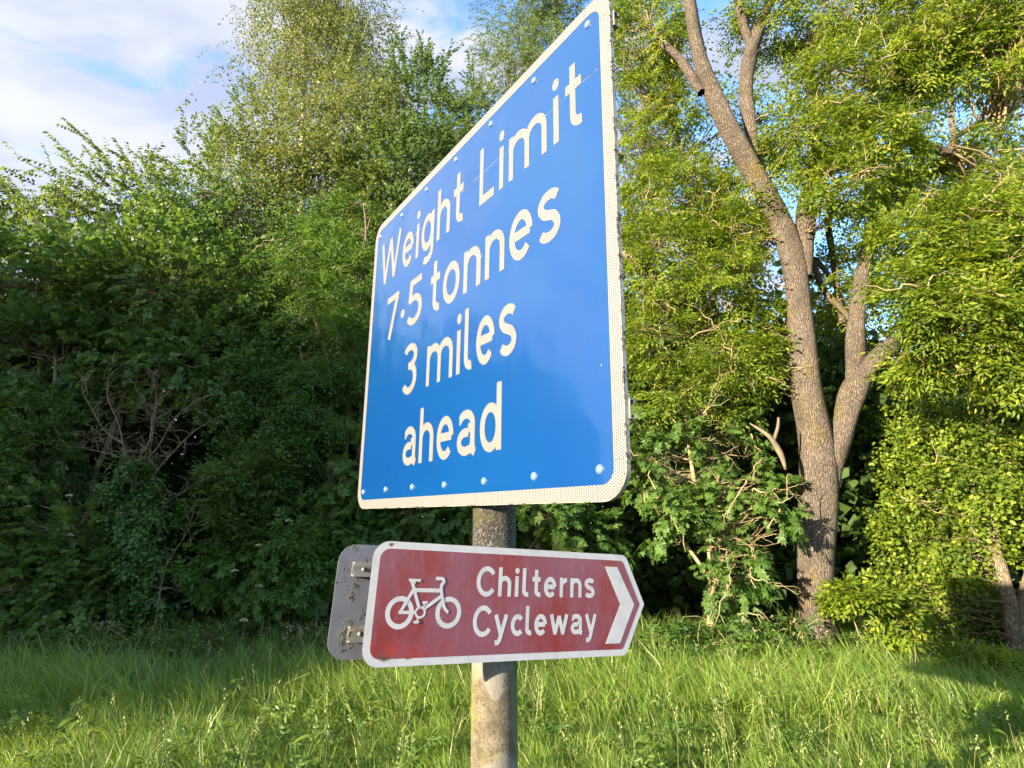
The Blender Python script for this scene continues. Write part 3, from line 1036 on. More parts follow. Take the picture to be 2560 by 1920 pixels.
def smooth_path(pts, n):
    P = np.asarray(pts, float)
    t = np.r_[0, np.cumsum(np.linalg.norm(np.diff(P[:, :3], axis=0), axis=1))]
    t /= t[-1]
    # Catmull-Rom
    out = []
    for u in np.linspace(0, 1, n):
        k = min(max(np.searchsorted(t, u) - 1, 0), len(P) - 2)
        s = (u - t[k]) / (t[k + 1] - t[k] + 1e-9)
        p0, p1, p2, p3 = P[max(k - 1, 0)], P[k], P[k + 1], P[min(k + 2, len(P) - 1)]
        out.append(.5 * (2 * p1 + (p2 - p0) * s + (2 * p0 - 5 * p1 + 4 * p2 - p3) * s * s + (3 * p1 - p0 - 3 * p2 + p3) * s ** 3))
    return np.array(out)


def limb(name, pts, mat, parent, sides=16, n=40, wob=.1, seed=0):
    """pts: (x, y, Y, width in layout px)"""
    rng = np.random.default_rng(seed)
    q = []
    for x, y, Y, w_ in pts:
        p = at(x, y, Y); q.append((*p, w_ * .5 * mpp(p)))
    S = smooth_path(q, n)
    V, F_ = tube_arrays(S[:, :3], np.maximum(S[:, 3], .002), sides, 0, wob, rng)
    V = V - np.array(parent.location)
    m = len(V)
    V = np.r_[V, [S[-1, :3] - np.array(parent.location)]]
    cap = np.array([(m - sides + j, m - sides + (j + 1) % sides, m) for j in range(sides)])
    return mesh_np(name, V, [F_, cap], mat, parent, smooth=True)


def crooked(a, b, rng, n=9, bend=.12, sag=0.0):
    a = np.asarray(a, float); b = np.asarray(b, float)
    t = np.linspace(0, 1, n)[:, None]
    L_ = np.linalg.norm(b - a)
    w_ = np.cumsum(rng.normal(0, 1, (n, 3)), 0); w_ = w_ - t * w_[-1]
    p = a + (b - a) * t + w_ * bend * L_ / n * .9
    p[:, 2] += sag * L_ * 4 * (t * (1 - t))[:, 0]
    return p


def twigs(name, ends, stems, mat, parent, rng, r0=.012, bend=.40, forks=2):
    """branches that run from the nearest stem point to each clump, with side twigs"""
    VV, FF = [], []; off = 0
    stems = np.asarray(stems)
    par = np.array(parent.location)
    for e in ends:
        d = np.linalg.norm(stems - e, axis=1) + 1.2 * np.maximum(0, stems[:, 2] - e[2] + .1)
        s = stems[np.argmin(d)]
        p = crooked(s, e, rng, 8, bend, -.05)
        L_ = np.linalg.norm(e - s)
        rr = np.linspace(1, .25, 8) * min(r0 * (0.6 + L_ * .5), r0 * 2.2)
        v, f = tube_arrays(p, rr, 4, off); VV.append(v); FF.append(f); off += len(v)
        for k in range(forks):
            i = rng.integers(3, 7)
            t = p[i] + norm(rng.normal(0, 1, 3) + (p[-1] - p[0]) / L_) * rng.uniform(.2, .6) * min(1.2, L_)
            q = crooked(p[i], t, rng, 5, .35)
            v, f = tube_arrays(q, np.linspace(rr[i] * .7, .002, 5), 3, off); VV.append(v); FF.append(f); off += len(v)
    o = mesh_np(name, np.concatenate(VV) - par, [np.concatenate(FF)], mat, parent)
    return tag(o, kind='stuff')


LEAFCOUNT = 0


def plant(name, label, cat, kind, mat, blobs, base, n, seed, size=1.0, clumps=26, sig=.30, shell=.62, droop=.25, bark='twig', stem_px=14,
          stems=None, twig_r=.010, singles=0, group=None, inner=.25, roll=.35, front=.5, twig_share=1.0, extra=None, outw=1.0, bare=0):
    """blobs: (x, y, Y, rx, ry, depth m); base: (x, Y) of the foot; stems: list of limb point lists"""
    rng = np.random.default_rng(seed)
    b = at(base[0], 1124, base[1]); foot = Vector((b.x, b.y, float(ground_h(b.x, b.y))))
    root = empty(name, foot)
    tag(root, label, cat, group)
    P, D, E_ = [], [], []
    vol = np.array([bl[3] * bl[4] for bl in blobs], float); vol /= vol.sum()
    for bl, sh in zip(blobs, vol):
        c = np.array(at(*bl[:3])); m = mpp(c)
        R3 = np.array([bl[3] * m, bl[5], bl[4] * m])
        nc = max(4, int(clumps * sh * len(blobs) ** .5))
        u = norm(rng.normal(0, 1, (nc * 3, 3)))
        u = u[(u[:, 1] < .25) | (rng.random(len(u)) > front)][:nc]
        nc = len(u)
        cc = c + u * R3 * rng.uniform(shell - .12, 1.08, (nc, 1))
        E_.append(cc)
        k = int(n * sh)
        wt = rng.uniform(.25, 1, nc) ** 2; who = rng.choice(nc, k, p=wt / wt.sum())
        s = sig * rng.uniform(.6, 1.4, nc)
        p = cc[who] + rng.normal(0, 1, (k, 3)) * (s[who][:, None] * np.array([1, 1, .62])) * min(1.0, R3.mean())
        ki = int(k * inner)
        pi = c + norm(rng.normal(0, 1, (ki, 3))) * R3 * rng.random((ki, 1)) ** .5 * .95
        p = np.r_[p, pi]
        d = norm((p - c) / R3) * outw + np.array([0, -.25, 0]) + rng.normal(0, .45, (len(p), 3)); d[:, 2] -= droop
        P.append(p); D.append(d)
    P = np.concatenate(P); D = np.concatenate(D); E_ = np.concatenate(E_)
    ok = (P[:, 2] > .12) & (P[:, 2] < 40)
    P, D = P[ok], D[ok]
    if extra is not None:
        P = np.r_[P, extra[0]]; D = np.r_[D, extra[1]]
    SP = []
    if stems:
        for k, st in enumerate(stems):
            limb('trunk' if k == 0 and cat == 'tree' else 'stem', st, M[bark], root, seed=seed + k, sides=20 if st[0][3] > 20 else 8, wob=.17)
            for x, y, Y, w_ in st: SP.append(np.array(at(x, y, Y)))
        S2_ = []
        for st in stems:
            q = smooth_path([(*at(x, y, Y), 0) for x, y, Y, w_ in st], 14)[:, :3]; S2_.append(q[2:])
        SP = np.concatenate(S2_)
    else:
        c0 = np.array([np.array(at(*bl[:3])) for bl in blobs])
        m = mpp(c0[0])
        for k, cc in enumerate(c0[:3]):
            f = np.array(foot) + rng.normal(0, .12, 3) * np.array([1, .6, 0])
            p = crooked(f - [0, 0, .1], cc, rng, 12, .12)
            v, ff = tube_arrays(p, np.linspace(stem_px * .5 * m, stem_px * .2 * m, 12), 8)
            mesh_np('trunk' if cat == 'tree' and k == 0 else 'stem', v - np.array(foot), [ff], M[bark], root, smooth=True)
            SP.append(p[4:])
        SP = np.concatenate(SP)
    E0 = E_
    E_ = E_[rng.random(len(E_)) < twig_share]
    E_ = E_[E_[:, 2] > .3]
    if len(E_): twigs('branches', E_, SP, M['twig' if bark in ('twig', 'ashbark') else bark], root, rng, twig_r)
    if bare:
        VV, FF, off = [], [], 0
        for e in E0[rng.integers(0, len(E0), bare)]:
            d = norm(rng.normal(0, 1, 3) * np.array([1, .35, .8]) + np.array([0, -.35, .15])) * rng.uniform(.3, .8)
            a = e - d * .3 + np.array([0, -.22, 0]); p = crooked(a, a + d, rng, 9, .55, rng.uniform(-.2, .2))
            v, f = tube_arrays(p, np.linspace(rng.uniform(.007, .015), .003, 9), 5, off); VV.append(v); FF.append(f); off += len(v)
            for k in range(2):
                i = rng.integers(3, 8); d2 = norm(d / np.linalg.norm(d) + rng.normal(0, .7, 3)) * rng.uniform(.1, .3)
                v, f = tube_arrays(crooked(p[i], p[i] + d2, rng, 6, .5), np.linspace(.005, .002, 6), 4, off); VV.append(v); FF.append(f); off += len(v)
        tag(mesh_np('bare_twigs', np.concatenate(VV) - np.array(foot), [np.concatenate(FF)], M['twig'], root), kind='stuff')
    foliage('foliage', kind, P, D, M[mat], root, rng, size, roll, singles)
    return root


def shoots(paths, per=4, seed=0):
    """leafy shoots that stand out against the sky: spray positions and directions"""
    rng = np.random.default_rng(seed); P, D = [], []
    for pts in paths:
        q = smooth_path([(*at(x, y, Y), 0) for x, y, Y in pts], 4 + per * len(pts))[:, :3]
        t = norm(np.gradient(q, axis=0))
        P.append(q); D.append(t + rng.normal(0, .18, t.shape))
    return np.concatenate(P), np.concatenate(D)


# ---- left: tall trees against the sky
plant('birch_tree', 'tall silver birch with pale twin stems rising highest behind the hedge', 'tree', 'birch', 'birch',
      [(610, 60, 16, 80, 150, 1.6), (770, 90, 16, 75, 140, 1.6), (690, 150, 16, 95, 160, 1.6), (600, 190, 16, 60, 80, 1.2), (700, 20, 16, 100, 90, 1.6), (690, -60, 16, 70, 80, 1.5), (810, 190, 16, 50, 80, 1.2)], (650, 16), 2900, 11, size=1.12,
      clumps=80, sig=.40, droop=.5, bark='birchbark', twig_r=.012, inner=.35, outw=.7,
      stems=[[(645, 1240, 16, 26), (650, 900, 16, 22), (652, 400, 16, 15), (657, 150, 16, 10), (655, -60, 16, 4)],
             [(655, 290, 15.9, 9), (690, 180, 15.8, 7), (702, 80, 15.8, 6), (705, 0, 15.8, 4)]])
plant('broadleaf_tree', 'broad yellow-green small-leaved tree standing in front of the silver birch', 'tree', 'birch', 'birch',
      [(600, 330, 13.5, 120, 120, 1.6), (760, 290, 13.5, 120, 130, 1.6), (700, 430, 13.2, 170, 130, 1.8), (560, 480, 13, 120, 120, 1.5), (830, 240, 13.5, 50, 70, 1.0), (800, 480, 13, 90, 90, 1.4)], (690, 13.6), 3100, 12,
      clumps=90, sig=.28, droop=.3, bark='bark', stem_px=18, size=1.25, inner=.3)
P_, D_ = shoots([[(510, 330, 13), (480, 250, 13)], [(540, 290, 13), (515, 205, 13)], [(560, 250, 13), (545, 190, 13)], [(470, 380, 12.6), (455, 290, 12.6)]], 3, 5)
plant('cherry_tree', 'cherry tree with long arching shoots of hanging leaves against the cloudy sky at far left', 'tree', 'cherry', 'cherry',
      [(110, 490, 11.6, 190, 60, 1.2), (330, 450, 11.6, 190, 75, 1.2), (440, 420, 11.8, 110, 90, 1.1), (40, 430, 11.6, 80, 40, .9)], (250, 11.8), 620, 13,
      clumps=34, sig=.30, droop=.1, bark='bark', stem_px=15, twig_r=.013, size=1.05,
      extra=tuple(np.concatenate(x) for x in zip(shoots([[(300, 430, 11.4), (262, 385, 11.4), (225, 335, 11.4), (172, 285, 11.4)], [(330, 440, 11.4), (300, 380, 11.4), (280, 345, 11.4), (330, 335, 11.4), (375, 360, 11.4)],
                                   [(280, 450, 11.5), (210, 430, 11.5), (140, 412, 11.5)], [(260, 470, 11.3), (200, 455, 11.3), (135, 430, 11.3)], [(60, 470, 11.4), (30, 430, 11.4), (5, 385, 11.4)],
                                   [(480, 400, 11.4), (430, 360, 11.4), (400, 300, 11.4), (420, 275, 11.4)], [(120, 480, 11.3), (70, 445, 11.3), (50, 420, 11.3)], [(470, 370, 11.3), (455, 320, 11.3), (470, 290, 11.3)]], 4, 6), (P_, D_))))
plant('poplar_tree', 'dark green tree with upright leafy shoots against the sky, left of the blue sign top', 'tree', 'cherry', 'poplar',
      [(900, 240, 13, 60, 80, .9), (950, 300, 13, 80, 60, .9), (1010, 270, 12.6, 55, 55, .8), (890, 370, 12.6, 100, 80, 1.2), (1000, 350, 12.5, 60, 60, .9), (860, 440, 12.4, 80, 80, .9)], (920, 13), 1500, 14,
      clumps=30, sig=.25, bark='bark', stem_px=12, droop=-.2,
      extra=shoots([[(880, 200, 13), (875, 150, 13), (872, 105, 13)], [(920, 190, 13), (915, 140, 13), (912, 98, 13)], [(950, 210, 13), (955, 150, 13), (970, 115, 13)], [(1010, 260, 12.6), (1020, 200, 12.6), (1018, 150, 12.6)], [(990, 250, 12.6), (975, 220, 12.6)], [(860, 160, 13), (850, 110, 13), (858, 95, 13)]], 4, 8))
plant('willow_tree', 'light feathery willow-leaved tree against the sky above the sloping top edge of the blue sign', 'tree', 'willow', 'willow',
      [(1115, 60, 11.5, 65, 70, .9), (1160, 30, 11.5, 60, 50, .9), (1100, 160, 11.3, 60, 60, .8), (1170, 130, 11.3, 70, 80, .9), (1240, 10, 11.5, 50, 40, .8), (1060, 250, 11.6, 50, 60, .8)], (1180, 11.6), 1250, 15,
      clumps=40, sig=.28, bark='bark', stem_px=12, droop=.2, inner=.15)
# ---- left: the hedge wall
plant('hazel_shrub', 'tall hazel thicket of big rounded leaves forming the dark left hedge wall', 'shrub', 'hazel', 'hazel',
      [(70, 620, 10.2, 260, 120, 1.2), (330, 640, 10.1, 220, 110, 1.1), (120, 780, 9.9, 220, 100, 1.0), (400, 790, 9.8, 170, 80, .9), (300, 560, 10.6, 220, 80, 1.0), (-120, 700, 10, 150, 250, 1.2)], (180, 10.4), 3000, 21,
      clumps=120, sig=.24, droop=.05, stem_px=16, singles=140, inner=.2)
plant('hazel_shrub', 'lower hazel bush of rounded leaves at the bottom left of the hedge', 'shrub', 'hazel', 'hazel',
      [(150, 1170, 8.9, 130, 90, .7), (60, 1260, 8.7, 120, 80, .7), (210, 1270, 8.8, 110, 70, .6), (30, 930, 9.6, 160, 90, .8), (-60, 1150, 8.9, 90, 170, .8)], (120, 9.1), 1250, 22,
      clumps=60, sig=.26, droop=.1, stem_px=10, singles=120)
plant('hornbeam_tree', 'small-leaved dark green tree between the hazel thicket and the blue sign', 'tree', 'birch', 'maple',
      [(560, 640, 11, 140, 110, 1.3), (500, 520, 11.6, 140, 100, 1.3), (640, 760, 10.4, 120, 110, 1.1), (560, 840, 10, 110, 70, .9), (680, 600, 11, 90, 120, 1.1)], (570, 10.8), 2100, 23,
      clumps=90, sig=.22, bare=20, droop=.2, bark='bark', stem_px=18, size=1.05)
plant('ash_sapling', 'thin ash saplings with pale upright twigs just left of the blue sign', 'tree', 'ash', 'maple',
      [(740, 500, 10.4, 70, 90, .8), (700, 620, 9.8, 90, 110, .9), (740, 760, 9.4, 80, 110, .8), (690, 850, 9.2, 90, 80, .8), (790, 640, 9.9, 60, 140, .8)], (740, 9.8), 720, 24,
      clumps=46, sig=.19, bare=12, droop=.15, stem_px=8, twig_r=.008, bark='bark',
      stems=[[(735, 1330, 9.8, 12), (745, 1000, 9.7, 10), (770, 700, 9.6, 8), (790, 520, 9.6, 5), (785, 440, 9.6, 3)],
             [(700, 1330, 9.6, 16), (712, 1000, 9.5, 13), (715, 860, 9.4, 12), (705, 760, 9.4, 8), (660, 640, 9.4, 4)],
             [(760, 1300, 9.9, 8), (780, 900, 9.8, 7), (765, 640, 9.7, 5), (800, 470, 9.8, 3)]])
plant('elder_shrub', 'elder bush with cream flower heads at the far left edge of the hedge', 'shrub', 'elder', 'elder',
      [(60, 1000, 8.9, 110, 90, .6), (110, 930, 9, 60, 50, .4), (10, 1080, 8.8, 80, 70, .5)], (60, 9.1), 430, 25, clumps=34, sig=.18, droop=.05, stem_px=6, singles=60)
plant('elder_shrub', 'yellowish elder bush beside the dead bare shrub, below the hedge centre', 'shrub', 'elder', 'elder',
      [(540, 1050, 8.8, 95, 70, .6), (600, 1020, 8.9, 50, 40, .5), (520, 1130, 8.7, 60, 50, .5)], (560, 8.9), 470, 26, clumps=34, sig=.18, droop=.05, stem_px=7, singles=60)
plant('dogwood_shrub', 'small rounded dark bush of fine leaves at mid height left of the blue sign edge', 'shrub', 'hop', 'ivy',
      [(600, 900, 9.3, 90, 70, .6), (660, 960, 9.2, 70, 60, .5), (640, 840, 9.4, 70, 50, .5)], (630, 9.5), 650, 27, clumps=34, sig=.2, stem_px=7)
plant('sycamore_shrub', 'low sycamore bush with lobed leaves between the dead shrub and the grey sign plate', 'shrub', 'maple', 'maple',
      [(560, 1240, 8.5, 90, 70, .5), (670, 1250, 8.6, 80, 70, .5), (690, 1150, 8.8, 70, 70, .5), (600, 1180, 8.7, 70, 50, .5), (770, 1030, 9, 50, 70, .5), (770, 1180, 8.9, 60, 100, .5)], (640, 8.8), 900, 28, clumps=60, sig=.18, stem_px=6, singles=120)
plant('elder_shrub', 'young elder with fresh pointed leaves low in the hedge left of the grey sign plate', 'shrub', 'elder', 'maple',
      [(470, 1240, 8.4, 50, 60, .4), (650, 1170, 8.4, 50, 50, .4), (700, 1190, 8.3, 40, 40, .3)], (520, 8.5), 200, 29, clumps=18, sig=.14, stem_px=5, singles=40)
# ---- centre, under and beside the signs
plant('maple_shrub', 'dark maple bush glimpsed under the blue sign on both sides of the post', 'shrub', 'maple', 'maple',
      [(880, 1130, 9.3, 110, 60, .7), (1180, 1130, 9.2, 110, 60, .7), (1020, 1060, 9.6, 200, 120, .8), (1260, 1160, 9.0, 90, 50, .5)], (1050, 9.5), 1050, 31, clumps=60, sig=.2, stem_px=8, singles=90)
plant('maple_shrub', 'leafy maple bush filling the gap between the blue sign and the ash trunk', 'shrub', 'maple', 'maple',
      [(1420, 1010, 8.9, 80, 60, .6), (1540, 940, 8.9, 110, 70, .6), (1470, 1110, 8.6, 80, 70, .5), (1600, 1060, 8.5, 80, 50, .5), (1660, 1110, 8.1, 50, 35, .3), (1570, 1240, 8.2, 60, 80, .5), (1390, 930, 9.1, 60, 60, .5)], (1530, 8.7), 1150, 32, size=.85, clumps=64, sig=.14, inner=.08, bare=30, stem_px=9, singles=150,
      stems=[[(1535, 1360, 8.6, 16), (1535, 1200, 8.6, 13), (1500, 1040, 8.7, 10), (1480, 900, 8.8, 6)], [(1620, 1380, 8.8, 10), (1520, 1230, 8.7, 9), (1440, 1120, 8.8, 6)]])
plant('ash_tree', 'bushy smaller ash tree with tangled pale branches directly right of the blue sign', 'tree', 'ash', 'ash',
      [(1400, 260, 9.8, 80, 110, .9), (1450, 420, 9.5, 110, 90, .9), (1440, 570, 9.2, 100, 90, .8), (1540, 640, 9, 110, 80, .8), (1430, 740, 9.2, 90, 80, .7), (1580, 800, 8.9, 110, 70, .7), (1380, 110, 10, 70, 80, .9), (1480, 860, 9, 110, 60, .6), (1570, 480, 9.2, 80, 90, .8)], (1470, 9.6), 1150, 33, size=1.12,
      clumps=110, sig=.16, inner=.12, bare=120, droop=.15, twig_r=.012, bark='bark', singles=120,
      stems=[[(1560, 1330, 9.6, 32), (1560, 1000, 9.5, 30), (1545, 800, 9.4, 28), (1480, 660, 9.2, 22), (1400, 590, 9.1, 18), (1345, 545, 9.2, 12)],
             [(1500, 690, 9.2, 18), (1450, 630, 9.3, 14), (1390, 560, 9.3, 10)], [(1545, 780, 9.3, 18), (1520, 640, 9.3, 12), (1500, 420, 9.4, 9), (1450, 250, 9.5, 6)],
             [(1540, 760, 9.3, 14), (1560, 720, 9.2, 12), (1535, 660, 9.1, 9), (1600, 560, 9.0, 6)]])
# ---- the big ash
ash = plant('ash_tree', 'big ash tree with a thick forked grey trunk and sunlit crown right of the sign', 'tree', 'ash', 'ash',
      [(1650, 300, 9.2, 60, 60, .5), (1750, 300, 7.9, 80, 70, .5), (1830, 180, 8, 120, 90, .8), (1890, 330, 7.8, 80, 80, .6), (1830, 400, 7.7, 110, 50, .5), (1990, 80, 7.8, 150, 110, .9), (2130, 130, 7.7, 130, 90, .9),
       (2100, 400, 8.6, 140, 80, .9), (1700, 40, 8.8, 110, 60, .8), (1400, 70, 9, 80, 80, .7), (1600, 520, 8.9, 80, 60, .4), (2160, 20, 7.6, 120, 100, .9), (1830, 20, 8.2, 120, 80, .9), (1640, 740, 8.8, 60, 60, .4), (1800, 640, 9.2, 60, 90, .5)], (1765, 8.4), 1650, 41,
      clumps=150, sig=.155, size=1.25, bare=190, droop=.15, twig_r=.012, bark='ashbark', singles=220, inner=.18,
      stems=[[(1768, 1460, 8.4, 86), (1765, 1390, 8.4, 76), (1764, 1230, 8.4, 71), (1766, 1080, 8.4, 69), (1762, 960, 8.4, 67), (1740, 820, 8.4, 65), (1727, 660, 8.4, 52), (1712, 560, 8.4, 52), (1680, 470, 8.4, 43), (1622, 360, 8.35, 41), (1570, 270, 8.3, 38), (1530, 180, 8.3, 35), (1508, 110, 8.3, 33), (1490, 0, 8.3, 26), (1480, -90, 8.3, 22)],
             [(1740, 600, 8.4, 32), (1738, 500, 8.4, 38), (1748, 420, 8.4, 35), (1765, 330, 8.5, 30), (1760, 240, 8.6, 22), (1740, 100, 8.7, 19)],
             [(1640, 400, 8.4, 26), (1625, 300, 8.5, 23), (1612, 210, 8.6, 30), (1618, 130, 8.6, 31), (1640, 60, 8.6, 22), (1672, -20, 8.6, 21)],
             [(1630, 120, 8.6, 19), (1608, 60, 8.6, 19), (1590, -20, 8.6, 19)],
             [(1782, 1120, 8.4, 33), (1800, 1010, 8.35, 40), (1822, 930, 8.3, 41), (1840, 850, 8.25, 50), (1880, 790, 8.2, 43), (1930, 745, 8.1, 36), (1985, 712, 8.0, 25), (2060, 672, 7.9, 16), (2140, 640, 7.8, 5)],
             [(1840, 880, 8.3, 36), (1848, 780, 8.3, 38), (1850, 690, 8.3, 31), (1862, 600, 8.3, 30), (1880, 520, 8.3, 30), (1905, 450, 8.3, 28), (1930, 380, 8.3, 26), (1938, 300, 8.3, 22), (1930, 180, 8.3, 20)],
             [(1515, 200, 8.3, 20), (1470, 130, 8.4, 18), (1430, 90, 8.5, 16), (1400, 50, 8.6, 10)],
             [(1955, 225, 7.9, 16), (1958, 265, 7.9, 18), (1985, 300, 7.9, 18), (2045, 330, 7.9, 16), (2060, 300, 7.9, 13), (2100, 275, 7.9, 12), (2150, 255, 7.9, 6)],
             [(1905, 440, 8.3, 14), (1890, 400, 8.2, 14), (1880, 360, 8.1, 8)],
             [(1795, 600, 8.8, 9), (1760, 560, 8.8, 12), (1775, 620, 8.7, 14), (1820, 670, 8.6, 12), (1845, 700, 8.4, 10)],
             [(1820, 700, 8.8, 12), (1800, 560, 8.9, 14), (1790, 470, 9, 12), (1815, 380, 9, 8)],
             [(1790, 380, 8.0, 14), (1810, 320, 7.9, 12), (1850, 280, 7.8, 10), (1880, 200, 7.8, 6)]])
dead = empty('dead_branch', at(1678, 935, 8.0)); tag(dead, 'broken bleached branch stub hanging left of the ash trunk', 'branch')
limb('stub', [(1620, 915, 8.25, 3), (1655, 937, 8.0, 8), (1670, 953, 8.0, 12), (1688, 985, 8.0, 13), (1697, 1015, 8.0, 5)], M['deadwood'], dead, 8, 16, .2, 3)
limb('side_twig', [(1672, 950, 8.0, 8), (1680, 925, 8.0, 7), (1682, 902, 8.0, 5)], M['deadwood'], dead, 6, 10, .1, 4)
plant('ash_bough', 'bright low ash boughs with curling yellow twigs hanging in from the right edge', 'tree', 'ash', 'ash',
      [(2040, 500, 6.9, 110, 60, .5), (2130, 580, 6.7, 110, 70, .5), (1990, 640, 6.9, 90, 45, .4), (2090, 700, 6.7, 130, 50, .5), (2170, 780, 6.7, 80, 60, .4), (2000, 780, 7.3, 70, 40, .3), (2190, 450, 6.8, 70, 80, .5)], (2420, 7.0), 800, 42, size=1.15,
      clumps=64, sig=.13, bare=60, droop=.15, twig_r=.011, singles=160, inner=.15, bark='twig',
      stems=[[(2420, 1400, 7.0, 60), (2400, 1000, 7.0, 50), (2360, 800, 7.0, 40)], [(2370, 820, 7.0, 30), (2260, 760, 6.9, 16), (2160, 770, 6.8, 12), (2080, 800, 6.8, 9), (2045, 740, 6.8, 8), (2030, 660, 6.8, 5)],
             [(2370, 820, 7.0, 26), (2250, 640, 6.9, 14), (2150, 640, 6.8, 10), (2070, 680, 6.8, 8), (2000, 620, 6.8, 4)], [(2360, 800, 7.0, 24), (2240, 500, 6.9, 14), (2130, 470, 6.8, 8), (2020, 520, 6.8, 4)]])
plant('climber_thicket', 'tall sunlit thicket of small bright yellow-green leaves cascading at the right edge', 'shrub', 'hop', 'hop',
      [(2060, 930, 8.5, 150, 80, .7), (2160, 1010, 8.2, 110, 80, .7), (2020, 1060, 8.5, 90, 90, .6), (1960, 1180, 8.6, 60, 80, .4), (2070, 1180, 8.4, 70, 80, .5), (2050, 1300, 8.6, 120, 60, .4), (2230, 1120, 8.0, 60, 100, .4), (2230, 900, 8.2, 90, 120, .7), (1940, 1310, 8.5, 60, 50, .3), (2200, 1330, 8.5, 80, 50, .3)], (2100, 8.5), 3100, 43,
      clumps=120, sig=.155, droop=.5, inner=.08, bare=40, twig_r=.008, singles=150, size=1.0, bark='bark', twig_share=.5,
      stems=[[(2195, 1420, 8.0, 34), (2180, 1300, 7.9, 26), (2155, 1200, 7.9, 24), (2135, 1100, 8.1, 16)], [(2195, 1400, 7.95, 26), (2212, 1280, 7.85, 20), (2235, 1180, 7.8, 18), (2240, 1000, 7.9, 14)]])
plant('elder_shrub', 'small fresh green elder growing against the foot of the big ash trunk', 'shrub', 'elder', 'ash',
      [(1850, 1300, 7.7, 60, 36, .3), (1810, 1270, 7.7, 24, 20, .15), (1930, 1350, 7.7, 50, 22, .3)], (1860, 7.9), 120, 44, clumps=16, sig=.10, stem_px=4, singles=40)
# background trees seen through the gaps
plant('broadleaf_tree', 'background tree seen through the fork of the big ash trunk', 'tree', 'birch', 'cherry',
      [(1870, 800, 13, 130, 90, 1.2), (1700, 900, 13, 150, 100, 1.2), (2020, 620, 13.5, 110, 110, 1.3), (1980, 860, 13, 140, 120, 1.3), (1810, 580, 13, 90, 130, .8)], (1850, 13.4), 900, 51, clumps=60, sig=.4, bark='bark', stem_px=20, size=1.5)
plant('broadleaf_tree', 'background tree behind the top right corner of the picture above the low boughs', 'tree', 'birch', 'cherry',
      [(2150, 250, 12, 170, 150, 1.5), (2050, 80, 12.5, 160, 110, 1.5), (2250, 500, 12, 150, 180, 1.5), (2080, 460, 12.5, 120, 80, 1.2)], (2200, 12.4), 1000, 52, clumps=60, sig=.4, bark='bark', stem_px=24, size=1.5)
plant('broadleaf_tree', 'background tree close behind the right edge of the blue sign', 'tree', 'birch', 'cherry',
      [(1400, 420, 12.5, 90, 140, 1.3), (1530, 660, 12, 110, 100, 1.3), (1400, 620, 12, 120, 120, 1.3), (1370, 200, 13, 80, 110, 1.1), (1560, 420, 12.8, 60, 70, .9), (1590, 250, 12.8, 60, 80, .9)], (1450, 12.6), 1150, 53, clumps=70, sig=.36, bark='bark', stem_px=22, size=1.4)

# ---- the deep wood behind, one mass nobody could take apart
rng = np.random.default_rng(77)
wood = empty('woodland', (0, 12.5, 0)); tag(wood, kind='stuff')
wood.location = (0, 0, 0)
bpy.data.objects.remove(wood)
Pw = []
for x0, x1, ytop, Y0, Y1, n in ((-700, 120, 640, 11.5, 14, 2600), (120, 500, 560, 11.8, 14.5, 1700), (500, 900, 500, 12, 15, 1900), (900, 1350, 520, 11.5, 14, 1300), (1350, 1750, 700, 11, 14, 1700), (1750, 2300, 800, 10.5, 14, 1900), (2200, 3000, 500, 11, 14, 1500)):
    for _ in range(int(n * 1.0)):
        x = rng.uniform(x0, x1); Y = rng.uniform(Y0, Y1)
        yt = ytop + 60 * math.sin(x * .013) + rng.normal(0, 30)
        Pw.append(at(x, rng.uniform(yt, 1330), Y))
Pw = np.array(Pw); Pw = Pw[Pw[:, 2] > .2]
holder = empty('holder', (0, 0, 0))
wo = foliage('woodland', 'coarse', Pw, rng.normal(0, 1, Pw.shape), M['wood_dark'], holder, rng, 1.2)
wo.parent = None; bpy.data.objects.remove(holder)
tag(wo, 'dense dark woodland foliage closing the view behind the hedge', 'woodland', kind='stuff')

# ------------------------------------------------------------------ dead shrub wrapped in ivy
ds = empty('dead_shrub', Vector((at(300, 1124, 8.7).x, 8.7, 0)))
tag(ds, 'bare dead shrub with spreading pale grey branches, its lower stems wrapped in ivy', 'shrub')
rng = np.random.default_rng(5)
main = [[(298, 1420, 8.7, 14), (300, 1300, 8.7, 12), (292, 1180, 8.6, 10), (290, 1060, 8.6, 9)],
        [(290, 1100, 8.6, 8), (300, 1000, 8.55, 7), (318, 950, 8.5, 6), (340, 880, 8.5, 4), (375, 835, 8.5, 3)],
        [(292, 1060, 8.6, 7), (275, 990, 8.55, 6), (262, 920, 8.5, 5), (235, 860, 8.5, 4), (230, 820, 8.5, 2)],
        [(268, 960, 8.5, 5), (225, 930, 8.45, 4), (195, 880, 8.4, 3), (180, 850, 8.4, 2)],
        [(300, 1010, 8.6, 6), (350, 960, 8.6, 5), (385, 900, 8.6, 4), (440, 860, 8.55, 3), (480, 850, 8.5, 2)],
        [(315, 1050, 8.6, 6), (355, 1000, 8.5, 5), (420, 930, 8.5, 4), (470, 905, 8.5, 2)],
        [(275, 1000, 8.6, 5), (245, 985, 8.6, 4), (210, 975, 8.6, 3), (165, 965, 8.6, 2)],
        [(318, 1010, 8.6, 5), (330, 930, 8.5, 4), (333, 850, 8.5, 3), (325, 805, 8.5, 2)],
        [(215, 1080, 8.3, 3), (260, 1010, 8.4, 3), (320, 985, 8.4, 2)],
        [(290, 1300, 8.4, 4), (310, 1180, 8.4, 4), (340, 1110, 8.4, 3), (395, 1060, 8.4, 2)],
        [(335, 1350, 8.3, 4), (355, 1230, 8.3, 4), (395, 1160, 8.3, 3), (430, 1110, 8.3, 2)]]
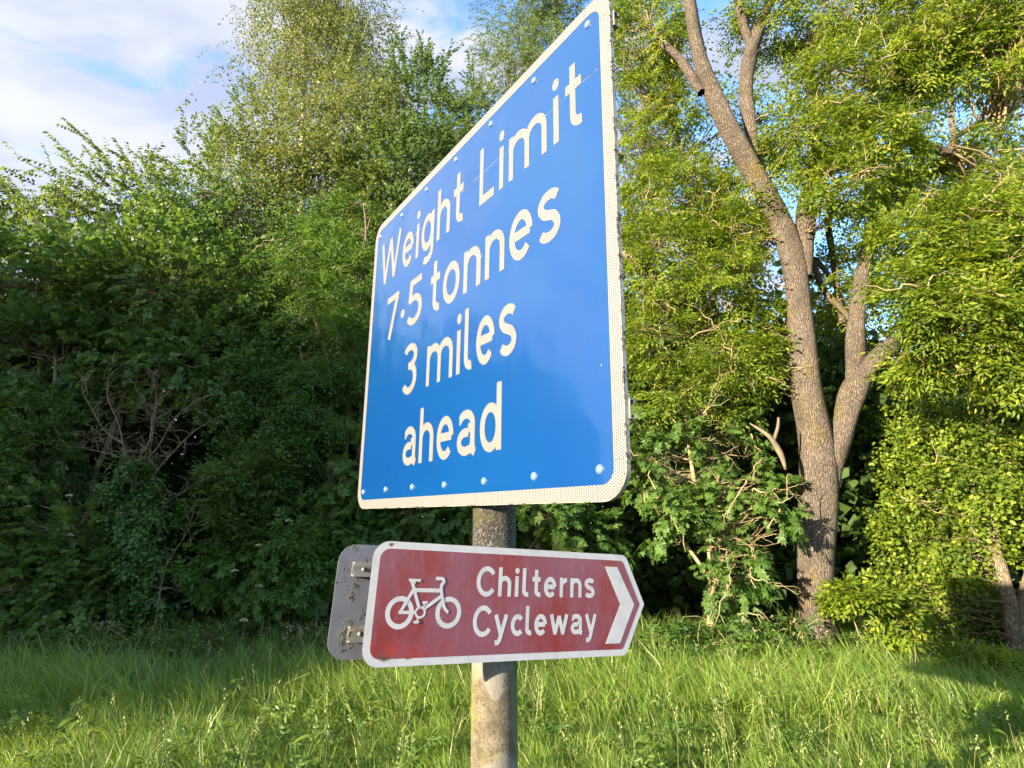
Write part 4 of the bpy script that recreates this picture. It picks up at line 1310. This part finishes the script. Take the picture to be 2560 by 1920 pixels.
for k, st in enumerate(main):
    limb('branch', [(x + random.uniform(-6, 6) * (i > 0), y, Y, w_ * .55) for i, (x, y, Y, w_) in enumerate(st)], M['greywood'], ds, 7, 16, .12, k)
VV, FF, off = [], [], 0
for st in main[1:]:
    S = smooth_path([(*at(x, y, Y), 0) for x, y, Y, w_ in st], 14)[:, :3]
    for _ in range(15):
        i = rng.integers(3, 14); d = norm(rng.normal(0, 1, 3) * np.array([1, .5, .8]) + np.array([0, -.1, .7])) * rng.uniform(.15, .5)
        q = crooked(S[i], S[i] + d, rng, 7, .35)
        v, f = tube_arrays(q, np.linspace(.005, .0018, 7), 4, off); VV.append(v); FF.append(f); off += len(v)
        for __ in range(3):
            j = rng.integers(2, 6); d2 = norm(d / np.linalg.norm(d) + rng.normal(0, .7, 3)) * rng.uniform(.08, .22)
            v, f = tube_arrays(crooked(q[j], q[j] + d2, rng, 5, .3), np.linspace(.0035, .0014, 5), 4, off); VV.append(v); FF.append(f); off += len(v)
tag(mesh_np('twigs', np.concatenate(VV) - np.array(ds.location), [np.concatenate(FF)], M['greywood'], ds), kind='stuff')
plant('ivy_column', 'column of glossy ivy climbing the stems of the bare dead shrub', 'climber', 'ivy', 'ivy',
      [(285, 1040, 8.6, 35, 50, .25), (305, 1120, 8.6, 50, 55, .3), (315, 1210, 8.6, 38, 60, .3), (310, 1310, 8.6, 36, 60, .3), (350, 1090, 8.6, 40, 40, .25)], (305, 8.75), 640, 30, clumps=44, sig=.14, stem_px=5, singles=80, twig_share=.2)

# elder flower heads
def umbel(p, r, label, mat='flower'):
    e = empty('flower_head', p); tag(e, label, 'flower', 'cream elder flower heads on the hedge')
    rg = np.random.default_rng(int(abs(p[0]) * 1000)); V, F_ = [], []
    for i in range(60):
        a = rg.uniform(0, 6.28); q = r * math.sqrt(rg.random())
        c = np.array([q * math.cos(a), q * math.sin(a) * .9 - r * .2, -.5 * q * q / r + rg.normal(0, .003)]); b = len(V); s = .009
        n0 = norm(rg.normal(0, .5, 3) + np.array([0, -.5, 1])); t1 = norm(np.cross(n0, [1, .2, 0])); t2 = np.cross(n0, t1)
        V += [c + t1 * s, c + t2 * s, c - t1 * s, c - t2 * s]; F_.append((b, b + 1, b + 2, b + 3))
    tag(mesh_np('florets', np.array(V), [np.array(F_)], M[mat], e), kind='stuff')
    V, Fc = tube_arrays(np.array([(0, .02, -.12), (0, .01, -.05), (0, 0, -.01)]), [.003, .003, .002], 5)
    mesh_np('stalk', V, [Fc], M['twig'], e)
for x, y, Y, txt in ((62, 1092, 8.3, 'cream elder flower head nearest the left edge, on the upper elder bush'), (152, 1068, 8.3, 'cream elder flower head at the top of the far left elder bush'),
                     (154, 1153, 8.3, 'cream elder flower head low on the right side of the far left elder'), (560, 1175, 8.1, 'cream elder flower head in the middle of the yellowish elder bush'),
                     (625, 1122, 8.1, 'cream elder flower head at the right side of the yellowish elder bush'), (508, 1230, 8.0, 'cream elder flower head just right of the ivy column'),
                     (560, 1262, 8.0, 'cream elder flower head below the yellowish elder among sycamore leaves'), (528, 1336, 7.8, 'cream elder flower head above the grass at the foot of the sycamore bush'),
                     (38, 1235, 8.2, 'cream elder flower head over the lower hazel bush at bottom left')):
    umbel(at(x, y, Y), .05, txt)
bpy.context.view_layer.update()

# ------------------------------------------------------------------ brambles and weeds along the foot of the hedge
def bramble(name, label, x, Y, wpx, seed, flowers=True, h=.55, cat='bramble', kind='elder', mat='elder', n=110):
    rg = np.random.default_rng(seed)
    c = at(x, 1124, Y); foot = Vector((c.x, Y, 0)); e = empty(name, foot); tag(e, label, cat, 'brambles along the foot of the hedge' if cat == 'bramble' else None)
    wm = wpx * mpp(c)
    P = np.c_[rg.normal(0, wm * .5, n) + c.x, rg.normal(0, .22, n) + Y, rg.uniform(.15, h, n) * (1 - .0 * rg.random(n))]
    foliage('foliage', kind, P, rg.normal(0, 1, (n, 3)) * np.array([1, 1, .4]) + np.array([0, -.5, .2]), M[mat], e, rg, .8)
    VV, FF, off = [], [], 0
    for i in range(12):
        a = np.array([c.x + rg.normal(0, wm * .4), Y + rg.normal(0, .15), 0]); b = a + np.array([rg.normal(0, .3), rg.normal(-.1, .15), rg.uniform(.3, h + .1)])
        v, f = tube_arrays(crooked(a, b, rg, 7, .2, .2), np.linspace(.006, .002, 7), 5, off); VV.append(v); FF.append(f); off += len(v)
    tag(mesh_np('canes', np.concatenate(VV) - np.array(foot), [np.concatenate(FF)], M['twig'], e), kind='stuff')
    if flowers:
        V, F_ = [], []
        for i in range(34):
            cc = np.array([rg.normal(0, wm * .5), rg.normal(-.15, .15), rg.uniform(.3, h + .08)])
            for k in range(6):
                q = cc + rg.normal(0, .014, 3) + np.array([0, 0, k * .006]); b = len(V); s = .011
                n0 = norm(rg.normal(0, 1, 3)); t1 = norm(np.cross(n0, [1, .2, 0])); t2 = np.cross(n0, t1)
                V += [q + t1 * s, q + t2 * s, q - t1 * s, q - t2 * s]; F_.append((b, b + 1, b + 2, b + 3))
        tag(mesh_np('flowers', np.array(V), [np.array(F_)], M['pinkflower'], e), kind='stuff')
bramble('bramble', 'bramble clump with brownish flower heads under the dead bare shrub', 270, 8.0, 90, 61)
bramble('bramble', 'bramble clump with brownish flower heads at the foot of the sycamore bush', 480, 7.9, 90, 62)
bramble('bramble', 'bramble clump in the dark gap just left of the grey sign plate', 680, 7.9, 70, 63)
bramble('bramble', 'bramble tangle at the foot of the hedge just right of the brown sign tip', 1450, 7.8, 80, 64, False, .7, mat='maple')
bramble('bramble', 'bramble tangle immediately left of the big ash trunk foot', 1630, 7.8, 80, 65, True, .7, mat='maple')
bramble('bramble', 'low bramble in the bottom right of the hedge below the climber thicket', 2080, 7.4, 110, 66, True, .5, mat='ash')
bramble('bramble', 'low bramble at the bottom left edge of the hedge below the hazel', 70, 8.2, 100, 67, False, .55, mat='hazel')


def dock(x, Y, label, seed, h=.55, n=12):
    rg = np.random.default_rng(seed)
    c = at(x, 1124, Y); e = empty('dock_plant', (c.x, Y, 0)); tag(e, label, 'weed', 'broad-leaved weeds standing in the grass')
    v, f = tube_arrays(crooked((0, 0, 0), (rg.normal(0, .04), 0, h), rg, 7, .1), np.linspace(.006, .003, 7), 5)
    mesh_np('stem', v, [f], M['weed'], e)
    for i in range(n):
        z_ = rg.uniform(.2, 1) * h; a = rg.uniform(0, 6.28); l = rg.uniform(.10, .20) * (1.3 - .5 * z_ / h)
        d = np.array([math.cos(a), math.sin(a), rg.uniform(.1, .8)]); d /= np.linalg.norm(d); s = norm(np.cross([0, 0, 1], d)); up = np.cross(d, s)
        V, F_ = [], []
        for k in range(6):
            t = k / 5; wd = .19 * l * math.sin(math.pi * min(1, t * .93 + .07)) ** .8
            p = np.array([0, 0, z_]) + d * l * t + np.array([0, 0, -.45 * l * t * t])
            V += [p + s * wd + up * wd * .3, p, p - s * wd + up * wd * .3]
        for k in range(5):
            F_ += [(3 * k, 3 * k + 1, 3 * k + 4, 3 * k + 3), (3 * k + 1, 3 * k + 2, 3 * k + 5, 3 * k + 4)]
        mesh_np('leaf', np.array(V), [np.array(F_)], M['weed'], e, attr=np.full(18, rg.uniform(.3, .9)))
dock(240, 5.0, 'broad-leaved weed in the grass near the bottom left', 1)
dock(855, 5.3, 'bright yellow-green weed in the grass beneath the grey sign plate', 2, .5)
dock(720, 4.5, 'tall dock with upright leaves in the grass left of the post foot', 3, .55)
dock(1390, 4.6, 'broad-leaved weed in the sunlit grass right of the post', 4, .45)
dock(1600, 5.6, 'dock standing in the grass in front of the ash trunk', 5, .6)
dock(2050, 4.8, 'broad-leaved weed in the sunlit grass at the right', 6, .5)
dock(560, 6.0, 'small dock in the shaded grass below the sycamore bush', 7, .45)

# ------------------------------------------------------------------ grass
rng = np.random.default_rng(3)
def grass(name, n, Y0, Y1, seg, hmul, seed, label):
    rg = np.random.default_rng(seed)
    # density falls with distance so that the sward stays closed
    u = rg.random(n); Y = Y0 * (Y1 / Y0) ** u
    X = rg.uniform(-1, 1, n) * (Y * .98 + .9) - .0
    # gather into tufts
    tx = np.round(X * 6) / 6; ty = np.round(Y * 6) / 6
    hsh = np.sin(tx * 127.1 + ty * 311.7) * 43758.5; hsh = hsh - np.floor(hsh); hs2 = np.sin(tx * 269.5 + ty * 183.3) * 43758.5; hs2 -= np.floor(hs2)
    k = rg.random(n) < .55
    X = np.where(k, tx + (hsh - .5) * .16 + rg.normal(0, .035, n), X); Y = np.where(k, ty + (hs2 - .5) * .16 + rg.normal(0, .035, n), Y)
    patch = .5 + .5 * np.sin(X * 1.3 + 2 * np.sin(Y * .9)) * np.cos(Y * 1.7 + X * .6)
    H = hmul * (.20 + .16 * patch + .13 * hsh * k) * rg.uniform(.6, 1.25, n)
    a = rg.uniform(0, 2 * math.pi, n) * .5 + (hs2 * 6.28) * .5
    lean = rg.uniform(.25, 1.25, n)
    d = np.stack([np.cos(a), np.sin(a), 0 * a], -1)
    b_ = a + rg.normal(0, .9, n) + 1.57
    s = np.stack([np.cos(b_), np.sin(b_), 0 * a], -1)
    W = np.where(rg.random(n) < .12, rg.uniform(.005, .0085, n), rg.uniform(.0022, .0050, n)) * (1.12 + .15 * np.maximum(0, Y - 4))
    Z = ground_h(X, Y)
    base = np.stack([X, Y, Z - .01], -1)
    V = np.empty((n, 2 * seg + 1, 3))
    for i in range(seg + 1):
        t = i / seg
        p = base + d * (H * lean * t * t * .85)[:, None]; p[:, 2] += H * t * (1 - .38 * lean * t * t)
        wi = W * (1 - t ** 1.6)
        if i < seg:
            V[:, 2 * i] = p + s * wi[:, None]; V[:, 2 * i + 1] = p - s * wi[:, None]
        else: V[:, 2 * seg] = p
    st = (np.arange(n) * (2 * seg + 1))[:, None, None]
    q = np.array([(2 * i, 2 * i + 1, 2 * i + 3, 2 * i + 2) for i in range(seg - 1)])
    t3 = np.array([(2 * seg - 2, 2 * seg - 1, 2 * seg)])
    attr = np.clip(.5 * rg.random(n) + .45 * hs2 + .3 * patch - .1, 0, 1)
    attr = np.where(rg.random(n) < .06, 1.0, np.minimum(attr, .92))
    o = mesh_np(name, V.reshape(-1, 3), [(q[None] + st).reshape(-1, 4), (t3[None] + st).reshape(-1, 3)], M['grass'], attr=np.repeat(attr, 2 * seg + 1))
    return tag(o, label, 'grass', kind='stuff')
grass('long_grass', 112000, 3.3, 6.0, 3, 1.0, 1, 'long arching grass blades of the verge near the post')
grass('long_grass', 80000, 5.8, 9.6, 2, 1.75, 2, 'long grass further back at the foot of the hedge')

# grass stalks with seed heads
rg = np.random.default_rng(9)
V, Fq, Vs, Fs = [], [], [], []; off = 0; offs = 0
for i in range(300):
    Y = 3.6 * (8.4 / 3.6) ** rg.random(); X = rg.uniform(-1, 1) * (Y * .95 + .3)
    if X < .4 and rg.random() < .6: continue
    h = rg.uniform(.42, .68); ln = rg.normal(0, .10, 2)
    p = np.array([(X, Y, 0), (X + ln[0] * .3, Y + ln[1] * .3, h * .5), (X + ln[0], Y + ln[1], h)])
    v, f = tube_arrays(p, [.0022, .0018, .0012], 3, off); V.append(v); Fq.append(f); off += len(v)
    for k in range(14):
        t = k / 14; c = p[2] + np.array([ln[0] * .3 * t, ln[1] * .3 * t, t * .11 - .02]) + rg.normal(0, .010 * (1.2 - t), 3)
        s = .0055; n0 = norm(rg.normal(0, 1, 3)); t1 = norm(np.cross(n0, [0, 0, 1])); 
        Vs += [c + t1 * s, c + np.array([0, 0, s * 1.6]), c - t1 * s, c - np.array([0, 0, s * 1.6])]; Fs.append((offs, offs + 1, offs + 2, offs + 3)); offs += 4
tag(mesh_np('grass_stalks', np.concatenate(V), [np.concatenate(Fq)], M['seed']), 'thin flowering grass stalks over the sunlit verge', 'grass', kind='stuff')
tag(mesh_np('seed_heads', np.array(Vs), [np.array(Fs)], M['seed']), 'pale seed heads of the tall grass', 'grass', kind='stuff')

# ------------------------------------------------------------------ trees outside the picture: across the road and further along the hedge
def far_tree(label, x, y, h, r, seed, n=420, mid=.54, half=.46):
    rg = np.random.default_rng(seed)
    e = empty('roadside_tree', (x, y, 0)); tag(e, label, 'tree', 'trees along the road outside the picture')
    v, f = tube_arrays(crooked((0, 0, -.1), (rg.normal(0, .4), 0, h * .75), rg, 12, .06), np.linspace(.32, .08, 12), 10)
    mesh_np('trunk', v, [f], M['bark'], e, smooth=True)
    nc = 26; u = norm(rg.normal(0, 1, (nc, 3))); cc = np.array([x, y, h * mid]) + u * np.array([r, r, h * half]) * rg.uniform(.5, .95, (nc, 1))
    P = cc[rg.integers(0, nc, n)] + rg.normal(0, .62, (n, 3)); P = P[P[:, 2] > .5]
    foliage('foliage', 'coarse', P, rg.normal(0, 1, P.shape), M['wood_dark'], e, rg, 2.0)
for k, (x, y, h, r) in enumerate(((-35, -15, 15, 4.0), (-39, -16, 16, 4.5), (-45, -15, 15.5, 4.5), (-52, -16, 16.5, 4.8), (-60, -15, 15.5, 4.8), (-37.5, -18, 15, 4), (-42, -19, 15, 4))):
    far_tree('roadside tree across the road behind the camera, ' + ('nearest of the front row', 'second of the front row', 'third of the front row', 'fourth of the front row', 'last of the front row', 'right one of the back row', 'left one of the back row')[k], x, y, h, r, 200 + k, 420, .80, .19)
for k, (x, y, h, r) in enumerate(((-15, 8.5, 7.0, 2.6), (-19.5, 9.5, 8.5, 3.0), (-25, 9, 7.5, 3.2), (-31, 11, 9.5, 3.5), (-38, 12, 9, 4))):
    far_tree(('nearest', 'second', 'third', 'fourth', 'farthest')[k] + ' hedgerow tree along the verge to the left of the picture', x, y, h, r, 230 + k, 520)

# low herbs growing through the grass
rg = np.random.default_rng(19)
Ph = []
for _ in range(90):
    Y = 3.8 * (8.6 / 3.8) ** rg.random(); X = rg.uniform(-1, 1) * (Y * .95 + .3)
    m_ = rg.integers(3, 9)
    Ph.append(np.c_[rg.normal(X, .09, m_), rg.normal(Y, .09, m_), rg.uniform(.10, .38, m_)])
for _ in range(260):
    Y = rg.uniform(7.6, 8.5); X = rg.uniform(-1, 1) * (Y * .95 + .3)
    m_ = rg.integers(3, 8)
    Ph.append(np.c_[rg.normal(X, .12, m_), rg.normal(Y, .09, m_), rg.uniform(.12, .5, m_)])
Ph = np.concatenate(Ph)
holder = empty('holder', (0, 0, 0))
hb = foliage('ground_herbs', 'elder', Ph, rg.normal(0, 1, Ph.shape) * np.array([1, 1, .5]) + np.array([0, -.3, .5]), M['herb'], holder, rg, .6)
hb.parent = None; bpy.data.objects.remove(holder)
tag(hb, 'low leafy herbs growing through the long grass', 'herbs', kind='stuff')
